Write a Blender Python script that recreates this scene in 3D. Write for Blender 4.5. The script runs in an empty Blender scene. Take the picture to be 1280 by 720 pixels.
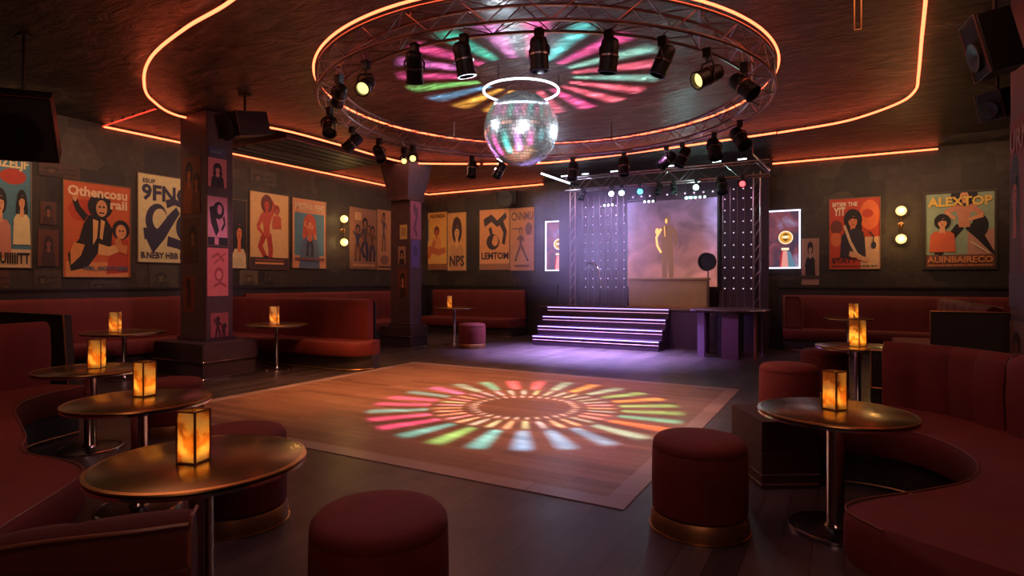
import bpy, bmesh, math, random
from mathutils import Vector, Matrix
R = math.radians
rnd = random.Random(7)
scn = bpy.context.scene
col = scn.collection

# ---------------------------------------------------------------- camera
F, CX, HZ, CH, YAW = 740.0, 640.0, 352.0, 1.5, R(29.3)
FW = Vector((-math.sin(YAW), math.cos(YAW), 0)); RT = Vector((math.cos(YAW), math.sin(YAW), 0))
cd = bpy.data.cameras.new('camera'); cam = bpy.data.objects.new('camera', cd); col.objects.link(cam)
cd.sensor_width = 36; cd.lens = F/1280*36; cd.shift_y = (HZ-360)/1280.0
cam.location = (0, 0, CH); cam.rotation_euler = (R(90), 0, YAW)
cd.clip_start = .05; scn.camera = cam
scn.view_settings.view_transform = 'Standard'; scn.view_settings.look = 'None'
scn.view_settings.gamma = 1; scn.view_settings.exposure = .12; scn.view_settings.use_curve_mapping = False

def ray(px, py): return FW + RT*((px-CX)/F) + Vector((0, 0, (HZ-py)/F))
def at_d(px, py, d): return Vector((0, 0, CH)) + ray(px, py)*d
def on_z(px, py, z): r = ray(px, py); return Vector((0, 0, CH)) + r*((z-CH)/r.z)
def on_x(px, py, x): r = ray(px, py); return Vector((0, 0, CH)) + r*(x/r.x)
def on_y(px, py, y): r = ray(px, py); return Vector((0, 0, CH)) + r*(y/r.y)

XL, XR, YB, YF, HC = -11.3, 3.2, 14.8, -3.0, 4.25

# ---------------------------------------------------------------- materials
M = {}
def newmat(name):
    m = bpy.data.materials.new(name); m.use_nodes = True
    nt = m.node_tree; b = nt.nodes['Principled BSDF']
    M[name] = m
    return m, nt, b
def mat(name, c, rough=.6, metal=0., bump=0., scale=20., var=0., sheen=0., spec=.5, coat=0.):
    m, nt, b = newmat(name)
    b.inputs['Base Color'].default_value = (*c, 1); b.inputs['Roughness'].default_value = rough
    b.inputs['Metallic'].default_value = metal; b.inputs['Specular IOR Level'].default_value = spec
    b.inputs['Coat Weight'].default_value = coat
    if sheen:
        b.inputs['Sheen Weight'].default_value = sheen; b.inputs['Sheen Tint'].default_value = (c[0]*3+.1, c[1]*2+.03, c[2]*2+.03, 1)
        b.inputs['Sheen Roughness'].default_value = .4
    tc = nt.nodes.new('ShaderNodeTexCoord'); n = nt.nodes.new('ShaderNodeTexNoise')
    n.inputs['Scale'].default_value = scale; n.inputs['Detail'].default_value = 5
    nt.links.new(tc.outputs['Object'], n.inputs['Vector'])
    if var:
        mx = nt.nodes.new('ShaderNodeMix'); mx.data_type = 'RGBA'
        mx.inputs[6].default_value = (*[v*(1-var) for v in c], 1); mx.inputs[7].default_value = (*[min(1, v*(1+var)) for v in c], 1)
        nt.links.new(n.outputs['Fac'], mx.inputs[0]); nt.links.new(mx.outputs[2], b.inputs['Base Color'])
    if bump:
        bp = nt.nodes.new('ShaderNodeBump'); bp.inputs['Strength'].default_value = bump; bp.inputs['Distance'].default_value = .02
        nt.links.new(n.outputs['Fac'], bp.inputs['Height']); nt.links.new(bp.outputs[0], b.inputs['Normal'])
    return m
def emit(name, c, s):
    m, nt, b = newmat(name)
    b.inputs['Base Color'].default_value = (*[min(1, v) for v in c], 1)
    b.inputs['Emission Color'].default_value = (*c, 1); b.inputs['Emission Strength'].default_value = s
    return m

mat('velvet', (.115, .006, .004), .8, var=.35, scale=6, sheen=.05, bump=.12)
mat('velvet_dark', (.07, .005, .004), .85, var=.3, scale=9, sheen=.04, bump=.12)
mat('piping', (.20, .06, .035), .4)
mat('end_panel', (.055, .013, .011), .6, var=.3, scale=5, spec=.25)
mat('brass', (.50, .27, .10), .3, 1.0, var=.25, scale=14)
mat('brass_worn', (.36, .17, .075), .42, .9, var=.4, scale=8, bump=.05)
mat('chrome', (.62, .56, .58), .14, 1.0)
mat('table_top', (.20, .125, .05), .24, .85, var=.4, scale=4, bump=.015)
mat('table_dark', (.03, .018, .015), .3, .5)
mat('plinth', (.045, .022, .024), .45, var=.3, scale=5, coat=.3)
mat('black_metal', (.014, .012, .013), .42, .4, var=.2)
mat('black_grille', (.008, .007, .008), .75, bump=.4, scale=160)
mat('speaker_edge', (.10, .035, .028), .45)
mat('truss_metal', (.38, .28, .28), .28, .9, var=.3, scale=12)
mat('dark_panel', (.022, .013, .012), .5, var=.35, scale=6, coat=.15)
mat('lantern_frame', (.20, .08, .03), .45, .6)
mat('candle', (.8, .6, .35), .5)
mat('stage_body', (.035, .012, .035), .5, var=.3, scale=6)
mat('stage_top', (.06, .025, .03), .35, var=.3, scale=8)
mat('desk', (.26, .14, .055), .5, var=.25, scale=5)
mat('curtain', (.035, .012, .022), .75, var=.4, scale=5)
mat('poster_frame', (.20, .12, .07), .5, .2)
mat('poster_frame_dark', (.045, .03, .024), .5)
mat('cable', (.01, .01, .01), .6)
emit('neon', (1, .125, .045), 5.2)
emit('neon_red', (1, .06, .03), 1.2)
mat('neon_back', (.16, .02, .012), .6)
emit('white_tube', (.75, .85, 1), 5)
emit('stair_light', (.42, .30, 1), 2.6)
emit('stair_dim', (.75, .38, .65), 1.0)
emit('globe', (1, .66, .22), 1.7)
emit('flame', (1, .5, .12), 40)
emit('lamp_warm', (1, .72, .22), 1.9)
emit('lamp_teal', (.55, 1, .95), 9)
emit('lamp_cyan', (.05, .65, 1), 5)
emit('lamp_white', (.85, .9, 1), 5)
emit('lamp_red', (1, .05, .06), 5)
emit('dot', (.85, .66, .85), .75)
emit('lightbox_rim', (.75, .72, 1), 2.0)

# velvet etc. done; special materials
def nd(nt, t, **k):
    n = nt.nodes.new(t)
    for a, v in k.items(): setattr(n, a, v)
    return n
def ramp(nt, fac, stops, interp='LINEAR'):
    r = nd(nt, 'ShaderNodeValToRGB'); r.color_ramp.interpolation = interp
    e = r.color_ramp.elements
    while len(e) < len(stops): e.new(.5)
    for x, (p, c) in zip(e, stops): x.position = p; x.color = (*c, 1)
    nt.links.new(fac, r.inputs[0]); return r
def planks(name, c1, c2, c3, rot, w, h, rough, gap=(.008, .004, .003)):
    m, nt, b = newmat(name); L = nt.links
    tc = nd(nt, 'ShaderNodeTexCoord'); mp = nd(nt, 'ShaderNodeMapping'); mp.inputs['Rotation'].default_value = (0, 0, rot)
    L.new(tc.outputs['Object'], mp.inputs[0])
    br = nd(nt, 'ShaderNodeTexBrick'); br.offset = .37; br.inputs['Scale'].default_value = 1
    br.inputs['Brick Width'].default_value = w; br.inputs['Row Height'].default_value = h; br.inputs['Mortar Size'].default_value = .003
    br.inputs['Color1'].default_value = (0, 0, 0, 1); br.inputs['Color2'].default_value = (1, 1, 1, 1); br.inputs['Bias'].default_value = 0
    L.new(mp.outputs[0], br.inputs['Vector'])
    g = nd(nt, 'ShaderNodeMapping'); g.inputs['Scale'].default_value = (1.2, 22, 1); L.new(mp.outputs[0], g.inputs[0])
    n = nd(nt, 'ShaderNodeTexNoise'); n.inputs['Scale'].default_value = 1.5; n.inputs['Detail'].default_value = 6; n.inputs['Distortion'].default_value = .6
    L.new(g.outputs[0], n.inputs['Vector'])
    mix = nd(nt, 'ShaderNodeMix', data_type='RGBA'); mix.inputs[0].default_value = .45
    L.new(br.outputs['Color'], mix.inputs[6]); L.new(n.outputs['Color'], mix.inputs[7])
    bw = nd(nt, 'ShaderNodeRGBToBW'); L.new(mix.outputs[2], bw.inputs[0])
    r = ramp(nt, bw.outputs[0], [(.15, c1), (.5, c2), (.85, c3)])
    m2 = nd(nt, 'ShaderNodeMix', data_type='RGBA'); L.new(br.outputs['Fac'], m2.inputs[0]); L.new(r.outputs[0], m2.inputs[6]); m2.inputs[7].default_value = (*gap, 1)
    L.new(m2.outputs[2], b.inputs['Base Color'])
    n2 = nd(nt, 'ShaderNodeTexNoise'); n2.inputs['Scale'].default_value = 2.2; n2.inputs['Detail'].default_value = 5; L.new(tc.outputs['Object'], n2.inputs['Vector'])
    mr = nd(nt, 'ShaderNodeMapRange'); mr.inputs[3].default_value = rough-.1; mr.inputs[4].default_value = rough+.16
    L.new(n2.outputs['Fac'], mr.inputs[0]); L.new(mr.outputs[0], b.inputs['Roughness'])
    bp = nd(nt, 'ShaderNodeBump'); bp.inputs['Strength'].default_value = .12; bp.inputs['Distance'].default_value = .01
    L.new(bw.outputs[0], bp.inputs['Height']); L.new(bp.outputs[0], b.inputs['Normal'])
planks('floor_wood', (.024, .015, .017), (.040, .026, .029), (.066, .043, .046), R(90), 1.5, .16, .34)
planks('dance_wood', (.12, .055, .035), (.19, .09, .055), (.26, .13, .085), 0, 1.3, .12, .36, (.06, .03, .02))
planks('border_wood', (.20, .12, .11), (.26, .17, .16), (.33, .22, .21), 0, 2.0, .5, .3, (.06, .03, .02))

def ceiling_mat():
    m, nt, b = newmat('ceiling_foil'); L = nt.links
    tc = nd(nt, 'ShaderNodeTexCoord'); mp = nd(nt, 'ShaderNodeMapping'); mp.inputs['Scale'].default_value = (1.1, 3.4, 1); mp.inputs['Rotation'].default_value = (0, 0, R(-14))
    L.new(tc.outputs['Object'], mp.inputs[0])
    n = nd(nt, 'ShaderNodeTexNoise'); n.inputs['Scale'].default_value = 1.9; n.inputs['Detail'].default_value = 8; n.inputs['Roughness'].default_value = .66; n.inputs['Distortion'].default_value = 1.0
    L.new(mp.outputs[0], n.inputs['Vector'])
    r = ramp(nt, n.outputs['Fac'], [(.34, (.010, .007, .006)), (.5, (.034, .024, .018)), (.66, (.13, .095, .07))])
    L.new(r.outputs[0], b.inputs['Base Color']); b.inputs['Roughness'].default_value = .36; b.inputs['Metallic'].default_value = .35
    bp = nd(nt, 'ShaderNodeBump'); bp.inputs['Strength'].default_value = 1; bp.inputs['Distance'].default_value = .15
    L.new(n.outputs['Fac'], bp.inputs['Height']); L.new(bp.outputs[0], b.inputs['Normal'])
ceiling_mat()
def wall_mat():
    m, nt, b = newmat('wall_paint'); L = nt.links
    tc = nd(nt, 'ShaderNodeTexCoord')
    mp = nd(nt, 'ShaderNodeMapping'); L.new(tc.outputs['Object'], mp.inputs[0])
    v = nd(nt, 'ShaderNodeTexVoronoi'); v.distance = 'CHEBYCHEV'; v.inputs['Scale'].default_value = 1.7; L.new(mp.outputs[0], v.inputs['Vector'])
    bw = nd(nt, 'ShaderNodeRGBToBW'); L.new(v.outputs['Color'], bw.inputs[0])
    n = nd(nt, 'ShaderNodeTexNoise'); n.inputs['Scale'].default_value = 7; n.inputs['Detail'].default_value = 8; n.inputs['Roughness'].default_value = .7
    L.new(tc.outputs['Object'], n.inputs['Vector'])
    mx = nd(nt, 'ShaderNodeMix'); mx.inputs[0].default_value = .55; L.new(bw.outputs[0], mx.inputs[2]); L.new(n.outputs['Fac'], mx.inputs[3])
    r = ramp(nt, mx.outputs[0], [(.25, (.016, .010, .008)), (.5, (.031, .020, .014)), (.7, (.055, .037, .026)), (.85, (.10, .072, .048))])
    L.new(r.outputs[0], b.inputs['Base Color']); b.inputs['Roughness'].default_value = .62
    bp = nd(nt, 'ShaderNodeBump'); bp.inputs['Strength'].default_value = .5; bp.inputs['Distance'].default_value = .02
    L.new(n.outputs['Fac'], bp.inputs['Height']); L.new(bp.outputs[0], b.inputs['Normal'])
wall_mat()
def lantern_mat():
    m, nt, b = newmat('amber_panel'); L = nt.links
    nt.nodes.remove(b); out = [n for n in nt.nodes if n.type == 'OUTPUT_MATERIAL'][0]
    tc = nd(nt, 'ShaderNodeTexCoord'); mp = nd(nt, 'ShaderNodeMapping'); mp.inputs['Rotation'].default_value = (R(40), R(50), 0); L.new(tc.outputs['Object'], mp.inputs[0])
    w = nd(nt, 'ShaderNodeTexWave'); w.inputs['Scale'].default_value = 2.6; w.inputs['Distortion'].default_value = 14; w.inputs['Detail'].default_value = 4; w.inputs['Detail Scale'].default_value = 1.6; L.new(mp.outputs[0], w.inputs['Vector'])
    r = ramp(nt, w.outputs['Fac'], [(.02, (.66, .38, .14)), (.35, (.95, .74, .34)), (.9, (1, .9, .55))])
    t = nd(nt, 'ShaderNodeBsdfTranslucent'); L.new(r.outputs[0], t.inputs[0])
    d = nd(nt, 'ShaderNodeBsdfDiffuse'); L.new(r.outputs[0], d.inputs[0])
    mx = nd(nt, 'ShaderNodeMixShader'); mx.inputs[0].default_value = .3; L.new(t.outputs[0], mx.inputs[1]); L.new(d.outputs[0], mx.inputs[2])
    L.new(mx.outputs[0], out.inputs[0])
lantern_mat()
def screen_mat():
    m, nt, b = newmat('screen_image'); L = nt.links
    tc = nd(nt, 'ShaderNodeTexCoord'); sp_ = nd(nt, 'ShaderNodeSeparateXYZ'); L.new(tc.outputs['Generated'], sp_.inputs[0])
    n = nd(nt, 'ShaderNodeTexNoise'); n.inputs['Scale'].default_value = 1.7; n.inputs['Detail'].default_value = 7; n.inputs['Distortion'].default_value = .9; L.new(tc.outputs['Object'], n.inputs['Vector'])
    g = ramp(nt, sp_.outputs[2], [(0, (.33, .115, .075)), (.4, (.34, .115, .11)), (.75, (.17, .075, .11)), (1, (.12, .07, .12))])
    c = nd(nt, 'ShaderNodeMath', operation='ABSOLUTE'); d = nd(nt, 'ShaderNodeMath', operation='SUBTRACT'); d.inputs[1].default_value = .47
    L.new(sp_.outputs[0], d.inputs[0]); L.new(d.outputs[0], c.inputs[0])
    e = ramp(nt, c.outputs[0], [(.36, (0, 0, 0)), (.52, (.20, .20, .42))])
    k = ramp(nt, sp_.outputs[2], [(.25, (0, 0, 0)), (.8, (1, 1, 1))])
    f = ramp(nt, n.outputs['Fac'], [(.3, (.45, .45, .5)), (.5, (.95, .9, .95)), (.7, (1.5, 1.35, 1.6))])
    def mix(bt, a, b_, fac=1):
        x = nd(nt, 'ShaderNodeMix', data_type='RGBA', blend_type=bt); x.inputs[0].default_value = fac; L.new(a, x.inputs[6]); L.new(b_, x.inputs[7]); return x.outputs[2]
    L.new(mix('MULTIPLY', mix('ADD', g.outputs[0], mix('MULTIPLY', e.outputs[0], k.outputs[0])), f.outputs[0]), b.inputs['Emission Color']); b.inputs['Emission Strength'].default_value = 1.0
    b.inputs['Base Color'].default_value = (.01, .01, .01, 1)
    m, nt, b = newmat('lightbox_image'); L = nt.links
    tc = nd(nt, 'ShaderNodeTexCoord')
    n = nd(nt, 'ShaderNodeTexNoise'); n.inputs['Scale'].default_value = 2.6; n.inputs['Detail'].default_value = 7; n.inputs['Distortion'].default_value = .6; L.new(tc.outputs['Object'], n.inputs['Vector'])
    r = ramp(nt, n.outputs['Fac'], [(.32, (.05, .045, .09)), (.45, (.13, .05, .085)), (.56, (.27, .07, .09)), (.66, (.30, .17, .30)), (.78, (.5, .42, .5))])
    L.new(r.outputs[0], b.inputs['Emission Color']); b.inputs['Emission Strength'].default_value = .75
    b.inputs['Base Color'].default_value = (.01, .01, .01, 1)
screen_mat()
def ball_mat():
    m, nt, b = newmat('mirror_tiles'); L = nt.links
    b.inputs['Metallic'].default_value = .92; b.inputs['Roughness'].default_value = .2
    g = nd(nt, 'ShaderNodeNewGeometry')
    r = ramp(nt, g.outputs['Random Per Island'], [(0, (.5, .52, .56)), (.5, (.8, .84, .86)), (1, (.98, .98, 1))])
    L.new(r.outputs[0], b.inputs['Base Color'])
    return m
ball_mat()
PAL = {}
def pc(c):
    """matte printing ink of one colour"""
    k = 'ink_%02x%02x%02x' % c
    if k not in PAL:
        lin = tuple(((v/255)/12.92 if v/255 <= .04045 else ((v/255+.055)/1.055)**2.4) for v in c)
        PAL[k] = mat(k, lin, .6, var=.18, scale=11)
    return PAL[k]
def ec(c, s):
    k = 'lit_%02x%02x%02x' % c
    if k not in PAL:
        lin = tuple(((v/255)/12.92 if v/255 <= .04045 else ((v/255+.055)/1.055)**2.4) for v in c)
        PAL[k] = emit(k, lin, s)
    return PAL[k]

# ---------------------------------------------------------------- mesh builder
class MB:
    def __init__(s): s.v = []; s.f = []; s.m = []; s.mats = []
    def mi(s, m):
        m = M[m] if isinstance(m, str) else m
        if m not in s.mats: s.mats.append(m)
        return s.mats.index(m)
    def add(s, vs, fs, m, mtx=None):
        b = len(s.v); i = s.mi(m)
        for v in vs:
            v = Vector(v); s.v.append(mtx @ v if mtx else v)
        for f in fs: s.f.append([b+k for k in f]); s.m.append(i)
        return s
    def box(s, x0, x1, y0, y1, z0, z1, m, mtx=None):
        vs = [(x, y, z) for z in (z0, z1) for y in (y0, y1) for x in (x0, x1)]
        return s.add(vs, [(0, 2, 3, 1), (4, 5, 7, 6), (0, 1, 5, 4), (2, 6, 7, 3), (0, 4, 6, 2), (1, 3, 7, 5)], m, mtx)
    def cbox(s, x0, x1, y0, y1, z0, z1, m, c=.02, mtx=None):
        """box with chamfered vertical and top edges"""
        def ringp(i, z): 
            a, b, cc, d = x0+i, x1-i, y0+i, y1-i; k = c
            return [(a+k, cc, z), (b-k, cc, z), (b, cc+k, z), (b, d-k, z), (b-k, d, z), (a+k, d, z), (a, d-k, z), (a, cc+k, z)]
        vs = ringp(0, z0)+ringp(0, z1-c)+ringp(c, z1)
        fs = [tuple(range(8))[::-1], tuple(range(16, 24))]
        for l in (0, 8):
            for i in range(8): fs.append((l+i, l+(i+1) % 8, l+8+(i+1) % 8, l+8+i))
        return s.add(vs, fs, m, mtx)
    def lathe(s, prof, m, n=32, mtx=None, closed=False):
        vs = []; fs = []
        for r, z in prof:
            for i in range(n):
                a = 2*math.pi*i/n; vs.append((r*math.cos(a), r*math.sin(a), z))
        k = len(prof)
        for j in range(k-1 if not closed else k):
            j2 = (j+1) % k
            for i in range(n): fs.append((j*n+i, j*n+(i+1) % n, j2*n+(i+1) % n, j2*n+i))
        if not closed:
            if prof[0][0] > 1e-6: fs.append(tuple(range(n))[::-1])
            if prof[-1][0] > 1e-6: fs.append(tuple((k-1)*n+i for i in range(n)))
        return s.add(vs, fs, m, mtx)
    def tube(s, pts, r, m, n=8, closed=False):
        pts = [Vector(p) for p in pts]; k = len(pts); vs = []; fs = []
        up0 = None
        for i, p in enumerate(pts):
            if closed: t = pts[(i+1) % k]-pts[i-1]
            else: t = pts[min(i+1, k-1)]-pts[max(i-1, 0)]
            t.normalize()
            u = t.cross(Vector((0, 0, 1)))
            if u.length < .05: u = t.cross(Vector((1, 0, 0)))
            u.normalize()
            if up0 is not None and u.dot(up0) < 0: u = -u
            up0 = u; w = t.cross(u)
            for j in range(n):
                a = 2*math.pi*j/n; vs.append(p+(u*math.cos(a)+w*math.sin(a))*r)
        for i in range(k if closed else k-1):
            i2 = (i+1) % k
            for j in range(n): fs.append((i*n+j, i*n+(j+1) % n, i2*n+(j+1) % n, i2*n+j))
        if not closed: fs += [tuple(range(n)), tuple((k-1)*n+j for j in range(n))]
        return s.add(vs, fs, m)
    def prism(s, poly, z0, z1, m, mtx=None):
        n = len(poly)
        vs = [(x, y, z0) for x, y in poly]+[(x, y, z1) for x, y in poly]
        fs = [tuple(range(n))[::-1], tuple(range(n, 2*n))]+[(i, (i+1) % n, n+(i+1) % n, n+i) for i in range(n)]
        return s.add(vs, fs, m, mtx)
    def ball(s, c, r, m, n=16, k=10, mtx=None, sc=(1, 1, 1)):
        prof = [(r*math.sin(math.pi*j/k), -r*math.cos(math.pi*j/k)) for j in range(k+1)]
        mm = Matrix.Translation(Vector(c)) @ Matrix.Diagonal((*sc, 1))
        return s.lathe([(max(a, 1e-5), b) for a, b in prof], m, n, mm if mtx is None else mtx @ mm)
    def strip(s, A, B, sec, m):
        k = len(sec); vs = []; fs = []
        for a, b in zip(A, B):
            a = Vector((a[0], a[1])); b = Vector((b[0], b[1])); n = (b-a).normalized()
            for side, off, z in sec:
                p = a+n*off if side == 0 else b-n*off
                vs.append((p.x, p.y, z))
        for i in range(len(A)-1):
            for j in range(k): fs.append((i*k+j, i*k+(j+1) % k, (i+1)*k+(j+1) % k, (i+1)*k+j))
        fs += [tuple(range(k)), tuple((len(A)-1)*k+j for j in range(k))]
        return s.add(vs, fs, m)
    def build(s, name, parent=None, loc=None, smooth=35, bevel=0, recalc=True):
        me = bpy.data.meshes.new(name); me.from_pydata([tuple(v) for v in s.v], [], s.f)
        for m in s.mats: me.materials.append(m)
        me.polygons.foreach_set('material_index', s.m)
        if recalc:
            bm = bmesh.new(); bm.from_mesh(me); bmesh.ops.recalc_face_normals(bm, faces=bm.faces); bm.to_mesh(me); bm.free()
        if smooth:
            me.polygons.foreach_set('use_smooth', [True]*len(me.polygons)); me.set_sharp_from_angle(angle=R(smooth))
        me.update()
        o = bpy.data.objects.new(name, me); col.objects.link(o)
        if loc is not None: o.location = loc
        if parent: o.parent = parent
        if bevel:
            b = o.modifiers.new('bevel', 'BEVEL'); b.width = bevel; b.segments = 3; b.limit_method = 'ANGLE'
        return o
def thing(name, label, cat, loc=(0, 0, 0), rz=0, group=None):
    o = bpy.data.objects.new(name, None); col.objects.link(o); o.empty_display_size = .1
    o.location = loc; o.rotation_euler = (0, 0, rz); return tag(o, label, cat, group)
def tag(o, label, cat, group=None, kind=None):
    o['label'] = label; o['category'] = cat
    if group: o['group'] = group
    if kind: o['kind'] = kind
    return o
def struct(o): o['kind'] = 'structure'; return o
def copy_tree(o, parent=None):
    c = o.copy(); col.objects.link(c)
    if parent is not None: c.parent = parent
    for ch in list(o.children): copy_tree(ch, c)
    return c
def catmull(pts, n):
    pts = [Vector(p) for p in pts]; out = []
    P = [pts[0]*2-pts[1]]+pts+[pts[-1]*2-pts[-2]]; k = len(pts)-1
    for i in range(n):
        u = i/(n-1)*k; j = min(int(u), k-1); t = u-j
        a, b, c, d = P[j:j+4]
        out.append(.5*((2*b)+(c-a)*t+(2*a-5*b+4*c-d)*t*t+(3*b-a-3*c+d)*t**3))
    return out
def resample(pts, n):
    d = catmull(pts, 400); L = [0]
    for a, b in zip(d, d[1:]): L.append(L[-1]+(b-a).length)
    out = []; j = 0
    for i in range(n):
        t = L[-1]*i/(n-1)
        while j < len(L)-2 and L[j+1] < t: j += 1
        f = (t-L[j])/max(1e-9, L[j+1]-L[j]); out.append(d[j].lerp(d[j+1], min(1, f)))
    return out, L[-1]
def light(name, kind, loc, energy, color, aim=None, size=.3, spot=60, blend=.6, sy=None):
    l = bpy.data.lights.new(name, kind); l.energy = energy; l.color = color
    if kind == 'AREA':
        l.size = size
        if sy: l.shape = 'RECTANGLE'; l.size_y = sy
    else: l.shadow_soft_size = size
    if kind == 'SPOT': l.spot_size = R(spot); l.spot_blend = blend
    o = bpy.data.objects.new(name, l); col.objects.link(o); o.location = loc
    if aim is not None: o.rotation_euler = (Vector(aim)-Vector(loc)).to_track_quat('-Z', 'Y').to_euler()
    return o

# ---------------------------------------------------------------- room shell
T = .2
struct(MB().box(XL-T, XR+T, YF-T, YB+T, -.2, 0, 'floor_wood').build('floor', smooth=0))
struct(MB().box(XL-T, XR+T, YF-T, YB+T, HC, HC+.2, 'ceiling_foil').build('ceiling', smooth=0))
struct(MB().box(XL-T, XL, YF-T, YB+T, 0, HC, 'wall_paint').build('wall_left', smooth=0))
struct(MB().box(XR, XR+T, YF-T, YB+T, 0, HC, 'wall_paint').build('wall_right', smooth=0))
struct(MB().box(XL, XR, YB, YB+T, 0, HC, 'wall_paint').build('wall_back', smooth=0))
struct(MB().box(XL, XR, YF-T, YF, 0, HC, 'wall_paint').build('wall_front', smooth=0))
# dark wainscot and its rail
struct(MB().box(XL, XL+.03, YF, YB, 0, 1.36, 'dark_panel').box(XL, XL+.06, YF, YB, 1.36, 1.40, 'dark_panel').build('trim_left'))
struct(MB().box(XL+.06, -6.85, YB-.03, YB, 0, 1.36, 'dark_panel').box(XL+.06, -6.85, YB-.06, YB, 1.36, 1.40, 'dark_panel').build('trim_back_left'))
struct(MB().box(-1.3, XR, YB-.03, YB, 0, 1.36, 'dark_panel').box(-1.3, XR, YB-.06, YB, 1.36, 1.40, 'dark_panel').build('trim_back_right'))
# dance floor let into the boards, with its border
DX0, DX1, DY0, DY1 = -7.0, -1.26, 3.74, 8.72; bw_ = .17
struct(MB().box(DX0+bw_, DX1-bw_, DY0+bw_, DY1-bw_, 0, .006, 'dance_wood').build('dance_floor', smooth=0))
struct(MB().box(DX0, DX1, DY0, DY0+bw_, 0, .007, 'border_wood').box(DX0, DX1, DY1-bw_, DY1, 0, .007, 'border_wood')
       .box(DX0, DX0+bw_, DY0+bw_, DY1-bw_, 0, .007, 'border_wood').box(DX1-bw_, DX1, DY0+bw_, DY1-bw_, 0, .007, 'border_wood').build('trim_dance_floor', smooth=0))

# ---------------------------------------------------------------- neon
def neon(pts, label, r=.017, z=None, closed=False, m='neon', n=60, smooth=True, back=True, group='orange neon lines under the ceiling'):
    P = resample([Vector(p) for p in pts], n)[0] if smooth else [Vector(p) for p in pts]
    t = thing('neon_tube', label, 'neon light', P[0], group=group)
    Q = [p-P[0] for p in P]
    MB().tube(Q, r, m, 8, closed).build('glass_tube', t)
    mb = MB(); step = max(1, len(Q)//14)
    for q in Q[::step]: mb.box(q.x-.012, q.x+.012, q.y-.012, q.y+.012, q.z, q.z+.045, 'black_metal')
    mb.build('mounting_clips', t)
    return t
ZN = HC-.06
loop = [on_z(290, 0, ZN), on_z(232, 35, ZN), on_z(190, 70, ZN), on_z(180, 100, ZN), on_z(190, 125, ZN), on_z(232, 147, ZN), on_z(340, 160, ZN), on_z(420, 180, ZN), on_z(480, 197, ZN),
        on_z(520, 204, ZN), on_z(600, 205, ZN)]
first = on_z(290, 0, ZN)
neon([first+Vector((2.6, -.75, 0)), first+Vector((1.2, -.36, 0))]+loop, 'long orange neon line curving round the left corner of the ceiling', n=120)
neon([on_z(604, 205, ZN), on_z(690, 203, ZN), on_z(830, 186, ZN), on_z(970, 166, ZN)], 'orange neon line on the ceiling running in front of the stage rig', n=30)
neon([on_z(972, 166, ZN), on_z(1040, 155, ZN), on_z(1080, 145, ZN), on_z(1125, 128, ZN), on_z(1144, 113, ZN), on_z(1148, 95, ZN), on_z(1152, 50, ZN), on_z(1157, 0, ZN), on_z(1163, -80, ZN)],
     'orange neon line bending round the right corner of the ceiling', n=80)
ZW = HC-.05
neon([(XL+.05, on_x(128, 163, XL).y, ZW), (XL+.05, YB-.05, ZW)], 'straight orange neon line along the top of the left wall', n=20)
p1 = Vector((XL+.05, on_x(128, 163, XL).y, ZW)); 
neon([p1+Vector((0, -.02, 0)), on_z(195, 136, ZW)], 'short dim red neon line from the left wall corner to the curved neon', r=.012, m='neon_red', n=6)
neon([(XL+.07, YB-.05, ZW), (on_y(680, 222, YB).x, YB-.05, ZW)], 'straight orange neon line along the back wall left of the stage', n=12)
neon([(on_y(966, 207, YB).x, YB-.05, ZW), (on_y(1172, 188, YB).x, YB-.05, ZW)], 'straight orange neon line along the back wall right of the stage', n=12)

# ---------------------------------------------------------------- ring truss
RC = Vector((-3.5, 7.04, 0)); RI, RO, ZB, ZT = 2.60, 2.84, 3.72, 3.96
rt = thing('ring_truss', 'large circular lighting truss of dark metal hung under the ceiling round the mirror ball', 'truss', (RC.x, RC.y, ZB))
def ringpts(r, z, n=96): return [(r*math.cos(2*math.pi*i/n), r*math.sin(2*math.pi*i/n), z) for i in range(n)]
for r, z in ((RI, 0), (RO, 0), (RI, ZT-ZB), (RO, ZT-ZB)):
    MB().tube(ringpts(r, z), .016, 'truss_metal', 8, True).build('chord', rt)
mb = MB(); N = 64
for i in range(N):
    a, b = 2*math.pi*i/N, 2*math.pi*(i+1)/N
    def P(r, an, z): return (r*math.cos(an), r*math.sin(an), z)
    H = ZT-ZB
    z0, z1 = (0, H) if i % 2 else (H, 0)
    mb.tube([P(RO, a, z0), P(RO, b, z1)], .006, 'truss_metal', 5); mb.tube([P(RI, a, z0), P(RI, b, z1)], .006, 'truss_metal', 5)
    r0, r1 = (RI, RO) if i % 2 else (RO, RI)
    mb.tube([P(r0, a, 0), P(r1, b, 0)], .006, 'truss_metal', 5); mb.tube([P(r0, a, H), P(r1, b, H)], .006, 'truss_metal', 5)
mb.build('lacing', rt)
MB().tube(ringpts(RO+.03, ZT-ZB+.05, 128), .013, 'neon', 8, True).build('neon_ring', rt)
for k in range(6):
    a = 2*math.pi*(k+.5)/6
    MB().tube([(2.72*math.cos(a), 2.72*math.sin(a), ZT-ZB), (2.72*math.cos(a), 2.72*math.sin(a), HC-ZB)], .012, 'truss_metal', 6).build('hanger', rt)

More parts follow.
